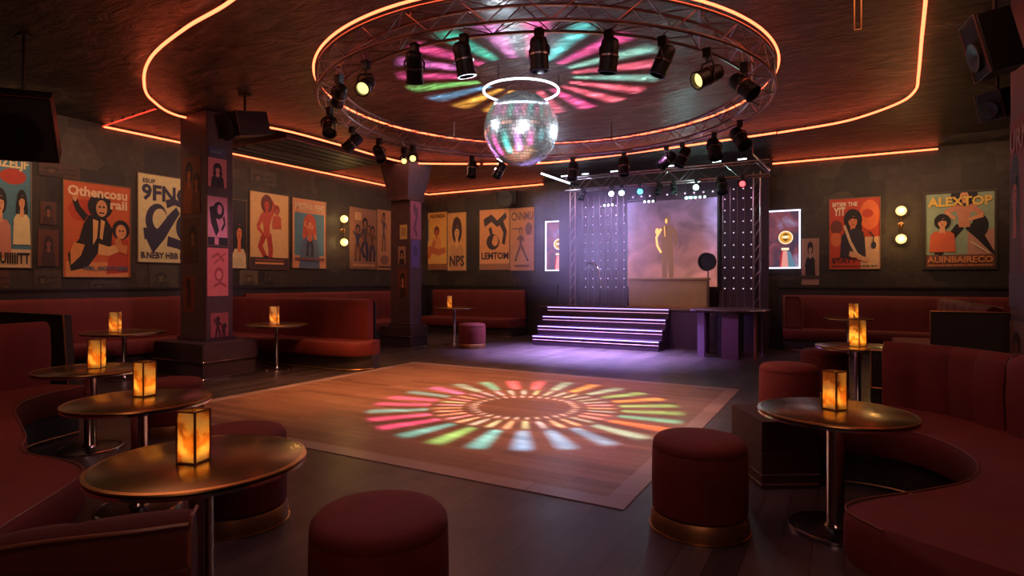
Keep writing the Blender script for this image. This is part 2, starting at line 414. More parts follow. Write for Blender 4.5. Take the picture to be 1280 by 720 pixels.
# par cans
def par_can(loc, aim, label, lamp=None, size=1.0, drop=.16, group='spotlights hung from the ring truss', grp=True):
    """loc is the clamp point on the truss"""
    size *= .62; drop *= .8
    t = thing('spotlight', label, 'spotlight', loc, group=group)
    MB().box(-.035, .035, -.03, .03, -.045, .045, 'black_metal').tube([(0, 0, -.04), (0, 0, -.09)], .012, 'black_metal', 8).build('clamp', t)
    c = Vector((0, 0, -.09-drop*size)); q = (Vector(aim)).normalized()
    mt = Matrix.Translation(c) @ q.to_track_quat('-Z', 'Y').to_matrix().to_4x4()
    side = mt.to_3x3() @ Vector((1, 0, 0)); side = Vector((side.x, side.y, 0)); side = side.normalized() if side.length > .1 else Vector((1, 0, 0))
    w = .115*size
    MB().tube([c+side*w, c+side*w+Vector((0, 0, drop*size*.6)), c+side*w*.75+Vector((0, 0, drop*size)), c-side*w*.75+Vector((0, 0, drop*size)), c-side*w+Vector((0, 0, drop*size*.6)), c-side*w], .010, 'black_metal', 6).build('yoke', t)
    s = size
    hs = MB().lathe([(.03*s, .205*s), (.065*s, .20*s), (.088*s, .18*s), (.098*s, .14*s), (.095*s, .05*s), (.10*s, .045*s), (.10*s, -.13*s), (.108*s, -.135*s), (.108*s, -.165*s), (.088*s, -.165*s), (.085*s, -.10*s), (.0*s+1e-4, -.10*s)],
               'black_metal', 20, mt).build('housing', t)
    MB().lathe([(.103*s, .02*s), (.110*s, .02*s), (.110*s, .0), (.103*s, .0)], 'truss_metal', 20, mt, closed=True).build('band', hs)
    MB().lathe([(1e-4, -.118*s), (.05*s, -.122*s), (.083*s, -.112*s)], M[lamp] if lamp else 'black_grille', 20, mt).build('lens', hs)
    return t
def ring_hit(px, far, r=2.72):
    d = ray(px, HZ); d.z = 0; u = d.normalized()
    b = u.dot(RC); c = RC.dot(RC)-r*r; disc = b*b-c
    if disc < 0: disc = 0
    s = b+math.sqrt(disc) if far else b-math.sqrt(disc)
    return Vector((u.x*s, u.y*s, ZB-.07))
tow = Vector((0, 0, 0))
near = [(518, (-.35, .5, -1.1), None, 1.25, 'black spotlight tilted left, on the near side of the ring left of the mirror ball'),
        (580, (.12, .25, -1.2), None, 1.3, 'black spotlight pointing down beside the second coloured rays left of the ball'),
        (674, (.0, .1, -1.2), None, 1.3, 'black spotlight hanging straight down above the mirror ball'),
        (761, (-.15, .1, -1.2), None, 1.3, 'black spotlight hanging nearly straight just right of the mirror ball'),
        (828, (-.45, -.1, -1.1), None, 1.2, 'black spotlight leaning, second from the lit one on the right of the ring')]
for px, aim, lamp, s, lab in near: par_can(ring_hit(px, False), aim, lab, lamp, s)
def inner(px, py, d): return at_d(px, py, d)
par_can(ring_hit(457, False, 2.70), Vector((1.0, -2.3, -1.6)), 'spotlight with a glowing yellow lens facing out on the left of the ring', 'lamp_warm', 1.15, .2)
par_can(ring_hit(884, False, 2.70), Vector((-1.9, -2.2, -1.4)), 'spotlight with a glowing yellow lens facing out on the right of the ring', 'lamp_warm', 1.3, .2)
par_can(ring_hit(424, False), Vector((-1, .6, -.7)), 'black spotlight lying almost level at the left end of the ring', None, 1.1)
par_can(ring_hit(930, False), Vector((.9, -.3, -.9)), 'black spotlight slanting down at the right end of the ring', None, 1.35)
far = [(412, (.6, -.6, -1), None, 1.35, 'black spotlight on the far left bend of the ring, left of the small lit one'),
       (440, (-.7, -.5, -.8), None, 1.3, 'black spotlight turned left below the far left of the ring'),
       (474, (.7, -.4, -.9), None, 1.3, 'black spotlight turned right towards the yellow lamps over the far pillar'),
       (590, (.1, -.3, -1), None, 1.3, 'black spotlight hung on the far side of the ring left of the ball'),
       (624, (-.5, -.3, -1), None, 1.3, 'black spotlight partly behind the left edge of the mirror ball'),
       (716, (0, -.3, -1), None, 1.4, 'black spotlight on the far side of the ring just right of the ball'),
       (780, (.1, -.2, -1), None, 1.4, 'black spotlight hanging over the stage screen from the far ring'),
       (833, (-.8, -.3, -.8), None, 1.4, 'black spotlight turned left, over the stage rig'),
       (853, (-.4, -.3, -1), None, 1.4, 'black spotlight tilted left over the right of the screen'),
       (893, (.3, -.5, -1), None, 1.5, 'black spotlight on the far right bend of the ring'),
       (925, (.6, -.6, -.9), None, 1.5, 'black spotlight turned right on the far right bend of the ring')]
for px, aim, lamp, s, lab in far: par_can(ring_hit(px, True), aim, lab, lamp, s)
for px, r, lab in ((505, 2.86, 'small yellow lamp glowing above the far pillar, the left one'), (516, 2.62, 'larger yellow lamp glowing above the far pillar, the right one')):
    P_ = ring_hit(px, True, r)
    par_can(P_, Vector((-P_.x*.25, -P_.y*.25, -1.1)) if r > 2.8 else Vector((-P_.x, -P_.y, CH-3.4)), lab, 'lamp_warm', .85 if r > 2.8 else .95)

# ---------------------------------------------------------------- mirror ball
bc = Vector((-3.76, 6.95, 3.53)); BR = .495
t = thing('mirror_ball', 'silver mirror ball of small square tiles hanging in the middle of the ring', 'mirror ball', bc)
mb = MB(); nr = 34
for j in range(nr):
    a0, a1 = math.pi*j/nr, math.pi*(j+1)/nr; g = .0016/BR
    k = max(6, int(2*math.pi*math.sin((a0+a1)/2)*nr/math.pi))
    for i in range(k):
        b0, b1 = 2*math.pi*i/k+.003, 2*math.pi*(i+1)/k-.003
        vs = [Vector((math.sin(a)*math.cos(b), math.sin(a)*math.sin(b), math.cos(a)))*BR for a, b in ((a0+g, b0), (a0+g, b1), (a1-g, b1), (a1-g, b0))]
        c = sum(vs, Vector())/4; n = c.normalized()
        ax = Vector((rnd.gauss(0, 1), rnd.gauss(0, 1), rnd.gauss(0, 1))).normalized(); rm = Matrix.Rotation(rnd.gauss(0, .022), 3, ax)
        vs = [c+rm @ (v-c) for v in vs]
        mb.add(vs, [(0, 1, 2, 3)], 'mirror_tiles')
tiles = mb.build('mirror_tiles', t, smooth=0)
MB().ball((0, 0, 0), BR-.012, 'black_metal', 32, 20).build('core', t)
MB().tube([(0, 0, BR-.02), (0, 0, HC-bc.z)], .008, 'chrome', 6).lathe([(.035, BR-.012), (.035, BR+.03), (.01, BR+.035)], 'chrome', 16).build('hanger', t)
t = thing('ring_lamp', 'glowing white hoop lamp hung just above the mirror ball', 'ring lamp', (bc.x, bc.y, 4.04))
MB().tube(ringpts(.50, 0, 64), .014, 'white_tube', 8, True).build('glowing_hoop', t)
for k in range(3):
    a = 2*math.pi*k/3+.4
    MB().tube([(.5*math.cos(a), .5*math.sin(a), .01), (.5*math.cos(a), .5*math.sin(a), HC-4.04)], .004, 'black_metal', 5).build('hanger', t)

# ---------------------------------------------------------------- tables, lanterns, poufs
def table(loc, h, r, label, group='round pedestal tables', base_r=.26):
    pr_ = .048 if r < .435 else .036
    t = thing('pedestal_table', label, 'table', loc, group=group)
    tt = MB().lathe([(1e-4, h), (r-.012, h), (r-.004, h-.004), (r-.004, h-.008), (r-.02, h-.010), (r-.02, h-.034), (r*.6, h-.045), (1e-4, h-.045)], 'table_top', 64).build('tabletop', t)
    MB().lathe([(r-.012, h+.001), (r+.004, h-.003), (r+.006, h-.010), (r-.006, h-.014), (r-.018, h-.014)], 'brass', 64, closed=True).build('top_rim', tt)
    MB().lathe([(r-.018, h-.0145), (r+.003, h-.018), (r+.003, h-.032), (r-.018, h-.036)], 'chrome', 64, closed=True).build('edge_band', tt)
    MB().lathe([(.11, h-.046), (.10, h-.06), (pr_, h-.075), (pr_, .05), (pr_+.012, .03), (pr_+.015, .025)], 'chrome', 24).build('pedestal', t)
    bs = MB().lathe([(base_r, 0), (base_r, .012), (base_r-.01, .018), (.06, .026), (1e-4, .026)], 'table_dark', 48).build('base', t)
    MB().lathe([(base_r-.008, .0), (base_r+.008, .003), (base_r+.006, .018), (base_r-.010, .021)], 'chrome', 48, closed=True).build('base_rim', bs)
    return t
def lantern(loc, label, rz=.5, s=1.0, h=.26, w=.052, group='candle lanterns on the tables', power=2.2):
    t = thing('candle_lantern', label, 'lantern', loc, rz, group)
    w *= s; h *= s
    mb = MB()
    for sx in (-1, 1):
        for sy in (-1, 1): mb.box(sx*w-.0035, sx*w+.0035, sy*w-.0035, sy*w+.0035, 0, h, 'lantern_frame')
    for z in (0, h-.006):
        for q in (-1, 1): mb.box(-w, w, q*w-.0035, q*w+.0035, z, z+.006, 'lantern_frame').box(q*w-.0035, q*w+.0035, -w, w, z, z+.006, 'lantern_frame')
    mb.box(-w, w, -w, w, 0, .006, 'lantern_frame'); mb.build('frame', t)
    for k in range(4):
        mt = Matrix.Rotation(k*math.pi/2, 4, 'Z')
        MB().box(-w+.003, w-.003, w-.0015, w+.0005, .006, h-.006, 'amber_panel', mt).build('amber_panel', t, smooth=0)
    cn = MB().lathe([(.018*s, .006), (.018*s, .055*s), (.004, .052*s), (.002, .06*s)], 'candle', 16).build('candle', t)
    MB().lathe([(1e-4, .060*s), (.007*s, .072*s), (.005*s, .09*s), (1e-4, .105*s)], 'flame', 10).build('flame', cn)
    l = light('candle_light', 'POINT', (0, 0, .065*s), power, (1, .60, .19), size=.012); l.parent = t
    return t
def pouf(loc, label, r=.28, h=.56, group='round red velvet poufs', m='velvet'):
    t = thing('round_pouf', label, 'pouf', loc, group=group)
    MB().lathe([(r-.02, .10), (r, .12), (r+.003, .3), (r, h-.080), (r-.003, h-.074), (r-.001, h-.066), (r-.006, h-.035), (r-.03, h-.010), (r-.09, h+.004), (r*.4, h+.010), (1e-4, h+.011)], m, 48).build('upholstery', t)
    bb = MB().lathe([(r+.012, 0), (r+.014, .006), (r+.006, .085), (r-.004, .105), (r-.04, .105)], 'brass_worn', 48).build('brass_base', t)
    MB().lathe([(r+.010, .0), (r+.020, .002), (r+.020, .010), (r+.010, .012)], 'brass', 48, closed=True).build('base_rim', bb)
    return t
def G(px, d): v = at_d(px, HZ, d); return Vector((v.x, v.y, 0))
TB = [(252, 2.60, .72, .43, 'round brass topped table nearest the camera on the left', .02, 2.56, 246),
      (174, 3.92, .72, .425, 'round table second nearest on the left, behind the nearest one', None, 0, 0),
      (113, 5.30, .72, .43, 'round table third nearest on the left, beside the red sofa end', None, 0, 0),
      (155, 9.10, .73, .56, 'round table before the wall bench left of the near poster pillar', None, 0, 0),
      (346, 10.15, .77, .50, 'round table in front of the long red booth right of the near poster pillar', None, 0, 0),
      (568, 14.1, .88, .46, 'small round table in the far left corner beside a pouf', None, 0, 0),
      (1044, 3.58, .72, .43, 'round brass topped table inside the curved booth on the right', None, 0, 0),
      (1072, 6.92, .75, .44, 'round table behind the curved booth, second on the right', None, 0, 0),
      (1060, 11.75, .77, .44, 'small round table before the back bench on the right', None, 0, 0),
      (452, 13.6, .80, .45, 'table half hidden behind the long booth near the far pillar', None, 0, 0)]
tpos = []
for px, d, h, r, lab, *_ in TB:
    p = G(px, d); tpos.append(p); table(p, h+.0, r, lab, base_r=.25 if d > 3 else .27)
LN = [(0, 242, 2.57, 'glowing lantern on the nearest left table', .86, .3), (1, 181, 4.05, 'glowing lantern on the second nearest left table', .9, .15),
      (2, 121, 5.35, 'glowing lantern on the third table on the left by the sofa end', 1.0, .75), (3, 144, 9.0, 'lantern on the table left of the near poster pillar', 1.2, .7),
      (4, 343, 10.1, 'lantern on the table before the long red booth', 1.2, .6), (5, 562, 14.05, 'tiny lantern on the far corner table', 1.1, .6),
      (6, 1043, 3.62, 'glowing lantern on the table inside the curved right booth', .9, .95), (7, 1072, 6.85, 'lantern on the second right table behind the curved booth', 1.2, .95),
      (8, 1067, 11.75, 'tiny lantern on the small table before the back right bench', 1.15, .9)]
for i, px, d, lab, s, rz in LN:
    p = G(px, d); p.z = TB[i][2]+.001
    lantern(p, lab, rz, s, power=1.35)
for px, d, lab, r, h in ((475, 2.44, 'red velvet pouf at the bottom edge, nearest the camera', .28, .565), (874, 3.63, 'red velvet pouf with brass base standing left of the right booth table', .28, .555),
                         (299, 3.72, 'red pouf with brass base half hidden behind the nearest left table', .28, .58), (216, 5.95, 'red pouf behind the second left table', .28, .52),
                         (590, 13.5, 'small red pouf beside the far corner table', .31, .55), (986, 6.05, 'red pouf left of the second right table, behind the booth end', .28, .66),
                         (1030, 7.7, 'dark red pouf just behind the one by the booth end on the right', .28, .62)):
    pouf(G(px, d), lab, r, h)

# ---------------------------------------------------------------- booths
def booth(label, A, B, back=None, zs=.48, zb=1.05, name='booth', chan=.30, thick=.17, n=None, group='red velvet booths', piping=True, m='velvet', zc=.25, recess=.10, shell='dark_panel', lift=0):
    """A: front edge of the seat, B: its rear edge; back=(inner curve, outer curve) or fractions of B"""
    t = thing(name, label, 'booth seat', (A[0][0], A[0][1], 0), group=group)
    o = Vector((A[0][0], A[0][1]))
    n = n or 60
    a = [Vector(p)-o for p in resample([Vector((*p, 0)).to_2d() for p in A], n)[0]]
    b = [Vector(p)-o for p in resample([Vector((*p, 0)).to_2d() for p in B], n)[0]]
    seat = MB().strip(a, b, [(0, .02, zc), (0, 0, zc+.03), (0, 0, zs-.05), (0, .012, zs-.018), (0, .05, zs), (1, 0, zs+.005), (1, 0, zc)], m).build('seat_cushion', t, smooth=50)
    MB().strip(a, b, [(0, recess, 0), (0, recess, zc), (1, .04, zc), (1, .04, 0)], 'dark_panel').build('base', t)
    nn = [(q-p).normalized() for p, q in zip(a, b)]
    k = [Vector((*(p+v*(recess-.004)), .02)) for p, v in zip(a, nn)]
    MB().tube(k, .008, 'brass_worn', 6).build('kick_trim', t)
    if piping:
        k = [Vector((*(p+v*.008), zs-.006)) for p, v in zip(a, nn)]
        MB().tube(k, .0038, 'piping', 6).build('seat_piping', seat)
    if back:
        for Bi in back:
            bb, L = resample([Vector(p) for p in Bi], 8)
            cnt = max(1, round(L/chan)); ns = cnt*10+1
            bb, L = resample([Vector(p) for p in Bi], ns)
            # inward normal: towards nearest seat front point
            In, Out = [], []
            for i, p in enumerate(bb):
                tg = (bb[min(i+1, ns-1)]-bb[max(i-1, 0)]).normalized(); nrm = Vector((-tg.y, tg.x))
                q = min(A, key=lambda w: (Vector(w)-p).length)
                if nrm.dot(Vector(q)-p) < 0: nrm = -nrm
                bulge = .028*abs(math.sin(math.pi*i/10))**.6
                In.append(p+nrm*(thick-.02+bulge)-o); Out.append(p-o)
            lf = lambda i: lift*max(0, 1-(i/(ns-1)/.6)**2) if lift else 0
            rest = MB().strip(In, Out, [(0, .0, zs-.02), (0, -.015, (zs+zb)/2), (0, 0, zb-.07), (0, .025, zb-.02), (0, .06, zb), (1, .05, zb), (1, .01, zb-.02), (1, 0, zb-.06), (1, 0, zs-.02)], m)
            for q in range(len(rest.v)):
                if rest.v[q][2] > zs+.1: rest.v[q] = (*rest.v[q][:2], rest.v[q][2]+lf(q//9))
            rest = rest.build('backrest', t, smooth=60)
            MB().strip([w.lerp(v, .75) for w, v in zip(In, Out)], [v-(w-v).normalized()*.03 for w, v in zip(In, Out)], [(0, 0, .02), (0, 0, zb-.05), (1, 0, zb-.05), (1, 0, .02)], shell).build('back_shell', t)
            MB().tube([Vector((*v, zb-.012+lf(q)))-Vector((*((w-v).normalized()*.012), 0)) for q, (w, v) in enumerate(zip(In, Out))], .005, 'piping', 6).tube([Vector((*Out[0], .1)), Vector((*Out[0], zb-.05+lf(0))), Vector((*Out[0].lerp(In[0], .2), zb-.005+lf(0))), Vector((*Out[0].lerp(In[0], .8), zb-.005+lf(0))), Vector((*In[0], zb-.06+lf(0))), Vector((*In[0], zs))], .005, 'piping', 6).build('back_piping', rest)
    return t
# right: curved booth round the table
booth('curved red velvet booth wrapping round the right foreground table',
      [(-.50, 4.66), (-.2, 4.86), (.12, 4.95), (.40, 4.86), (.58, 4.60), (.65, 4.22), (.56, 3.84), (.34, 3.54), (.06, 3.24), (.0, 3.06), (.13, 2.88)],
      [(-.78, 5.16), (-.4, 5.5), (0, 5.75), (.48, 5.75), (.88, 5.50), (1.15, 5.0), (1.28, 4.3), (1.2, 3.5), (1.0, 2.85), (.80, 2.50)],
      [[(.34, 5.93), (.55, 5.83), (.85, 5.60), (1.08, 5.22)], [(1.10, 5.18), (1.28, 4.72), (1.36, 4.2), (1.32, 3.5), (1.05, 2.8)]], zb=1.0, n=80, chan=.26)
rb = [o for o in bpy.data.objects if o.get('category') == 'booth seat'][-1]
poly = [(-.52, 4.62), (-.82, 5.16), (-.50, 5.42), (-.16, 4.84)]; ox_, oy_ = rb.location.x, rb.location.y
poly = [(x-ox_, y-oy_) for x, y in poly]
eb = MB().prism(poly, 0, .26, 'end_panel').prism([(x*.97, y*.97) for x, y in poly], .26, .486, 'end_panel').build('end_block', rb, bevel=.006)
MB().tube([(*poly[3], .10), (*poly[0], .10), (*poly[1], .10)], .006, 'chrome', 6).tube([(*poly[3], .03), (*poly[0], .03), (*poly[1], .03)], .008, 'chrome', 6).build('chrome_trim', eb)
# left: long sofa with its scalloped front
booth('long red velvet sofa with wavy front running out of frame at the left edge',
      [(-2.55, .62), (-3.05, 1.10), (-3.50, 1.60), (-3.80, 1.72), (-4.30, 1.68), (-4.75, 1.86), (-5.25, 2.02), (-5.85, 2.22), (-6.30, 2.55), (-6.50, 3.05)],
      [(-3.1, .05), (-3.6, .40), (-4.1, .70), (-4.6, .95), (-5.1, 1.15), (-5.6, 1.35), (-6.2, 1.6), (-6.75, 2.0), (-7.0, 2.80)],
      [[(-3.1, -.02), (-4.1, .62), (-5.1, 1.08), (-6.2, 1.50), (-6.8, 1.95), (-7.06, 2.86)]], zb=1.1, n=90, chan=.42)
# bottom left: sofa back seen from behind
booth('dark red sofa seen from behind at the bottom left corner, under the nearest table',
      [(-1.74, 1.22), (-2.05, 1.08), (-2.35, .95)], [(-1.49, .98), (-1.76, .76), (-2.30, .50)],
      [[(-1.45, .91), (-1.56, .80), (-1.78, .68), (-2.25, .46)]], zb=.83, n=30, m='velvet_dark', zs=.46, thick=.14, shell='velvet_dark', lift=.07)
# left wall bench
booth('long red bench along the left wall behind the near poster pillar',
      [(-10.62, 2.2), (-10.62, 4.5), (-10.62, 7.0)], [(XL+.08, 2.2), (XL+.08, 4.5), (XL+.08, 7.0)],
      [[(XL+.10, 2.2), (XL+.10, 7.7)]], zb=1.22, n=30, chan=.6)
booth('long red booth standing out from the left wall right of the near poster pillar',
      [(-11.0, 7.15), (-9, 7.15), (-7.55, 7.15), (-7.1, 7.3), (-6.98, 7.55)], [(-11.0, 7.86), (-9.5, 7.86), (-8.2, 7.86), (-7.4, 7.86), (-7.05, 7.86)],
      [[(-11.1, 7.95), (-7.24, 7.95)]], zb=1.19, n=50, chan=.8, thick=.2)
booth('red corner bench on the left wall beyond the long booth',
      [(-10.3, 8.3), (-10.1, 10.5), (-10.1, 12.6)], [(XL+.08, 8.3), (XL+.08, 10.5), (XL+.08, 12.6)],
      [[(XL+.10, 8.2), (XL+.10, 14.0)]], zb=1.24, n=30, chan=.7)
booth('red bench along the back wall left of the stage',
      [(-10.9, 13.7), (-9.5, 13.7), (-8.0, 13.75), (-7.8, 13.95)], [(-10.9, 14.62), (-9.8, 14.62), (-8.8, 14.62), (-7.78, 14.62)],
      [[(-10.9, 14.66), (-7.75, 14.66)]], zb=1.26, n=40, chan=.7)
booth('red bench along the back wall right of the stage',
      [(-1.16, 14.1), (.2, 14.1), (1.7, 14.1), (3.0, 14.1)], [(-1.16, 14.62), (.2, 14.62), (1.7, 14.62), (3.0, 14.62)],
      [[(-1.2, 14.66), (3.0, 14.66)]], zb=1.2, n=40, chan=.75)
booth('red booth facing the dance floor on the right, behind the dark partition',
      [(.75, 12.9), (.72, 11.2), (.75, 9.2)], [(1.5, 12.9), (1.5, 11.2), (1.5, 9.2)],
      [[(1.62, 13.0), (1.62, 8.9)]], zb=1.2, n=30, chan=.7)
# booth end pad on the back right bench
pad = thing('booth_end_pad', 'rounded red end pad with pale piping at the left end of the back right bench', 'cushion', (-.96, 14.16, .487))
poly = [(-.17, 0), (.17, 0), (.19, .35), (.15, .62), (.10, .70), (-.14, .70), (-.17, .66)]
mt = Matrix.Rotation(R(90), 4, 'X')
MB().prism(poly, -.10, 0, 'velvet', mt).build('pad', pad, bevel=.02)
MB().tube([(x, -.012, z) for x, z in poly[1:]]+[(-.17, -.012, 0)], .008, 'piping', 6).build('pad_piping', pad)

# partitions
def partition(name, label, x0, x1, y, h, low=None, slant=0, th=.07):
    t = thing(name, label, 'partition', (x1 if low is None else x0, y, 0))
    ox = x1 if low is None else x0
    a, b = x0-ox, x1-ox
    MB().prism([(a, 0), (b+slant, 0), (b, h), (a, h)], -th/2, th/2, 'dark_panel', Matrix.Rotation(R(90), 4, 'X')).build('panel', t)
    yy = -th/2-.006
    MB().tube([(a, yy, h), (b, yy, h), (b+slant, yy, 0)] if low is None else [(b, yy, h), (a, yy, h), (a, yy, 0)], .009, 'brass', 6).build('brass_edge', t)
    if low:
        w, hh = low
        MB().box(a-w, a-.01, -.25, th/2, .04, hh, 'dark_panel').build('low_end', t)
        MB().tube([(a-.02, -.26, hh), (a-w, -.26, hh), (a-w, -.26, .42), (a-.02, -.26, .40)], .011, 'brass_worn', 6).tube([(a-w+.05, -.262, hh-.05), (a-w+.05, -.262, .46)], .007, 'chrome', 6).build('brass_rail', t)
    return t
partition('partition_panel', 'dark partition with brass edge behind the sofa at the left edge', -9.6, -7.12, 3.14, 1.15, slant=.16)
partition('partition_panel', 'dark partition with brass edge behind the curved booth on the right', .76, 3.15, 7.32, 1.2, low=(.52, .80))

# ---------------------------------------------------------------- pillars and plinths
def pillar(label, x0, x1, y0, y1, z0):
    t = thing('poster_pillar', label, 'pillar', ((x0+x1)/2, (y0+y1)/2, z0))
    hx, hy = (x1-x0)/2, (y1-y0)/2
    MB().cbox(-hx, hx, -hy, hy, 0, HC-z0, 'pillar_paint', .012).build('shaft', t)
    mb = MB()
    mb.box(-hx-.03, hx+.03, -hy-.03, hy+.03, 0, .06, 'plinth'); mb.build('foot', t)
    return t
mat('pillar_paint', (.07, .035, .038), .45, var=.5, scale=5, bump=.15)
P1 = (-9.58, -8.87, 5.85, 6.32); P2 = (-9.14, -8.57, 10.55, 10.98); P3 = (1.37, 2.2, 6.3, 7.19)
s1 = pillar('dark pillar plastered with small posters on the left, in front of the wall bench', *P1, .54)
s2 = pillar('slim dark pillar with small posters in the far left corner', *P2, .48)
s3 = pillar('pillar with a red poster cut by the right edge of the photo', *P3, 0)
def plinth(label, x0, x1, y0, y1, h, rr):
    t = thing('pillar_plinth', label, 'plinth', ((x0+x1)/2, (y0+y1)/2, 0))
    hx, hy = (x1-x0)/2, (y1-y0)/2
    def rp(e):
        pts = []
        for cx, cy, a0, r in ((hx-.03, -hy+.03, -90, .03), (hx-rr, hy-rr, 0, rr), (-hx+rr, hy-rr, 90, rr), (-hx+.03, -hy+.03, 180, .03)):
            for k in range(7): a = R(a0+15*k); pts.append((cx+(r+e)*math.cos(a), cy+(r+e)*math.sin(a)))
        return pts
    MB().prism(rp(-.02), 0, .27, 'plinth').build('lower_tier', t)
    MB().prism(rp(0), .27, h-.03, 'plinth').prism(rp(-.02), h-.03, h, 'plinth').build('upper_tier', t)
    for z in (.012, .268): MB().tube([(x, y, z) for x, y in rp(.004 if z > .1 else -.012)], .009, 'chrome', 6, True).build('chrome_trim', t)
plinth('dark stepped plinth with two chrome lines under the near poster pillar', -9.75, -8.44, 5.5, 6.62, .54, .3)
plinth('round cornered plinth with chrome lines under the far poster pillar', -9.34, -8.42, 10.4, 11.2, .48, .25)
# flared collar of the far pillar
t = thing('pillar_collar', 'bronze flared collar round the top of the far poster pillar', 'collar', (-8.855, 10.765, 3.35))
MB().lathe([(.42, 0), (.40, .1), (.50, .45), (.60, .88)], 'pillar_paint', 4, Matrix.Rotation(R(45), 4, 'Z')).build('collar', t, smooth=0)

# ---------------------------------------------------------------- posters
_txt = {}
def text_geo(s):
    if s not in _txt:
        cu = bpy.data.curves.new('t', 'FONT'); cu.body = s; cu.resolution_u = 2; cu.offset = .035
        o = bpy.data.objects.new('t', cu); col.objects.link(o)
        me = bpy.data.meshes.new_from_object(o)
        vs = [v.co.copy() for v in me.vertices]; fs = [tuple(p.vertices) for p in me.polygons]
        bpy.data.objects.remove(o); bpy.data.curves.remove(cu); bpy.data.meshes.remove(me)
        x0 = min(v.x for v in vs); x1 = max(v.x for v in vs); y0 = min(v.y for v in vs); y1 = max(v.y for v in vs)
        _txt[s] = ([((v.x-x0)/(x1-x0), (v.y-y0)/(y1-y0)) for v in vs], fs)
    return _txt[s]
def ell(cx, cy, rx, ry, n=20, rot=0):
    c, s = math.cos(rot), math.sin(rot)
    return [(cx+rx*math.cos(2*math.pi*i/n)*c-ry*math.sin(2*math.pi*i/n)*s, cy+rx*math.cos(2*math.pi*i/n)*s+ry*math.sin(2*math.pi*i/n)*c) for i in range(n)]
def limb(pts, w0, w1):
    """tapered bent limb outline"""
    L, Rr = [], []; k = len(pts)
    for i, p in enumerate(pts):
        a = pts[max(i-1, 0)]; b = pts[min(i+1, k-1)]; dx, dy = b[0]-a[0], b[1]-a[1]; l = math.hypot(dx, dy) or 1
        w = w0+(w1-w0)*i/(k-1); L.append((p[0]-dy/l*w, p[1]+dx/l*w)); Rr.append((p[0]+dy/l*w, p[1]-dx/l*w))
    return L+Rr[::-1]
INK = (28, 22, 26)
def bust(cx, cy, s, skin, hair, top, hs=1.0, long=False):
    return [(k, c, [(x, cy+(y-cy)*.72) for x, y in q]) for k, c, q in bust_(cx, cy, s, skin, hair, top, hs, long)]
def bust_(cx, cy, s, skin, hair, top, hs=1.0, long=False):
    o = [('p', hair, ell(cx, cy+.05*s, .20*s*hs, .24*s*hs))]
    if long: o += [('p', hair, limb([(cx-.15*s, cy), (cx-.19*s, cy-.25*s), (cx-.16*s, cy-.42*s)], .09*s, .05*s)), ('p', hair, limb([(cx+.15*s, cy), (cx+.20*s, cy-.22*s), (cx+.17*s, cy-.4*s)], .09*s, .05*s))]
    o += [('p', top, [(cx-.38*s, cy-1.05*s), (cx-.34*s, cy-.42*s), (cx-.22*s, cy-.30*s), (cx+.22*s, cy-.30*s), (cx+.34*s, cy-.42*s), (cx+.38*s, cy-1.05*s)]),
          ('p', skin, limb([(cx, cy-.08*s), (cx, cy-.36*s)], .065*s, .09*s)), ('p', skin, ell(cx, cy, .125*s, .165*s)),
          ('p', INK, ell(cx-.048*s, cy+.025*s, .026*s, .012*s, 8)), ('p', INK, ell(cx+.048*s, cy+.025*s, .026*s, .012*s, 8)),
          ('p', INK, [(cx-.008*s, cy), (cx+.014*s, cy-.045*s), (cx-.014*s, cy-.045*s)]), ('p', (120, 40, 35), ell(cx, cy-.085*s, .038*s, .013*s, 8)),
          ('p', hair, limb([(cx-.13*s, cy+.06*s), (cx-.03*s, cy+.13*s), (cx+.13*s, cy+.09*s)], .035*s, .03*s))]
    return o
def dancer(cx, by, s, skin, hair, top, legs, pose=0, afro=1.3):
    return [(k, c, [(cx+(x-cx)*1.28, y) for x, y in q]) for k, c, q in dancer_(cx, by, s, skin, hair, top, legs, pose, afro)]
def dancer_(cx, by, s, skin, hair, top, legs, pose=0, afro=1.3):
    """standing figure, s = its height; by = feet"""
    H = lambda x, y: (cx+x*s, by+y*s)
    if pose == 0: lg = [[(-.04, .50), (-.10, .27), (-.12, .02)], [(.05, .50), (.13, .27), (.10, .02)]]; ar = [[(-.11, .80), (-.24, .90), (-.20, 1.06)], [(.11, .80), (.24, .66), (.30, .52)]]
    elif pose == 1: lg = [[(-.05, .48), (-.20, .28), (-.36, .03)], [(.06, .48), (.22, .30), (.44, .03)]]; ar = [[(-.11, .78), (-.26, .70), (-.12, .60)], [(.11, .78), (.25, .64), (.06, .58)]]
    else: lg = [[(-.05, .5), (-.16, .3), (-.02, .1)], [(.05, .5), (.10, .25), (.08, .02)]]; ar = [[(-.1, .8), (-.22, .6), (-.1, .5)], [(.1, .8), (.2, .95), (.05, 1.1)]]
    o = []
    for l in lg: o.append(('p', legs, limb([H(*q) for q in l], .065*s, .05*s)))
    for l in lg: x, y = l[-1]; o.append(('p', INK, [H(x-.05, y), H(x+.09, y), H(x+.04, y+.05), H(x-.04, y+.05)]))
    o.append(('p', top, [H(-.07, .46), H(.08, .46), H(.07, .62), H(.14, .82), H(.05, .86), H(-.05, .86), H(-.14, .82), H(-.08, .62)]))
    for l in ar: o.append(('p', top, limb([H(*q) for q in l[:2]], .045*s, .035*s))); o.append(('p', skin, limb([H(*q) for q in l[1:]], .032*s, .024*s)))
    o += [('p', hair, ell(*H(0, .985), .095*s*afro, .10*s*afro)), ('p', skin, limb([H(0, .93), H(0, .84)], .025*s, .03*s)), ('p', skin, ell(*H(0, .955), .058*s, .075*s)),
          ('p', INK, ell(*H(-.022, .965), .012*s, .006*s, 6)), ('p', INK, ell(*H(.022, .965), .012*s, .006*s, 6)), ('p', (120, 40, 35), ell(*H(0, .918), .016*s, .006*s, 6))]
    return o
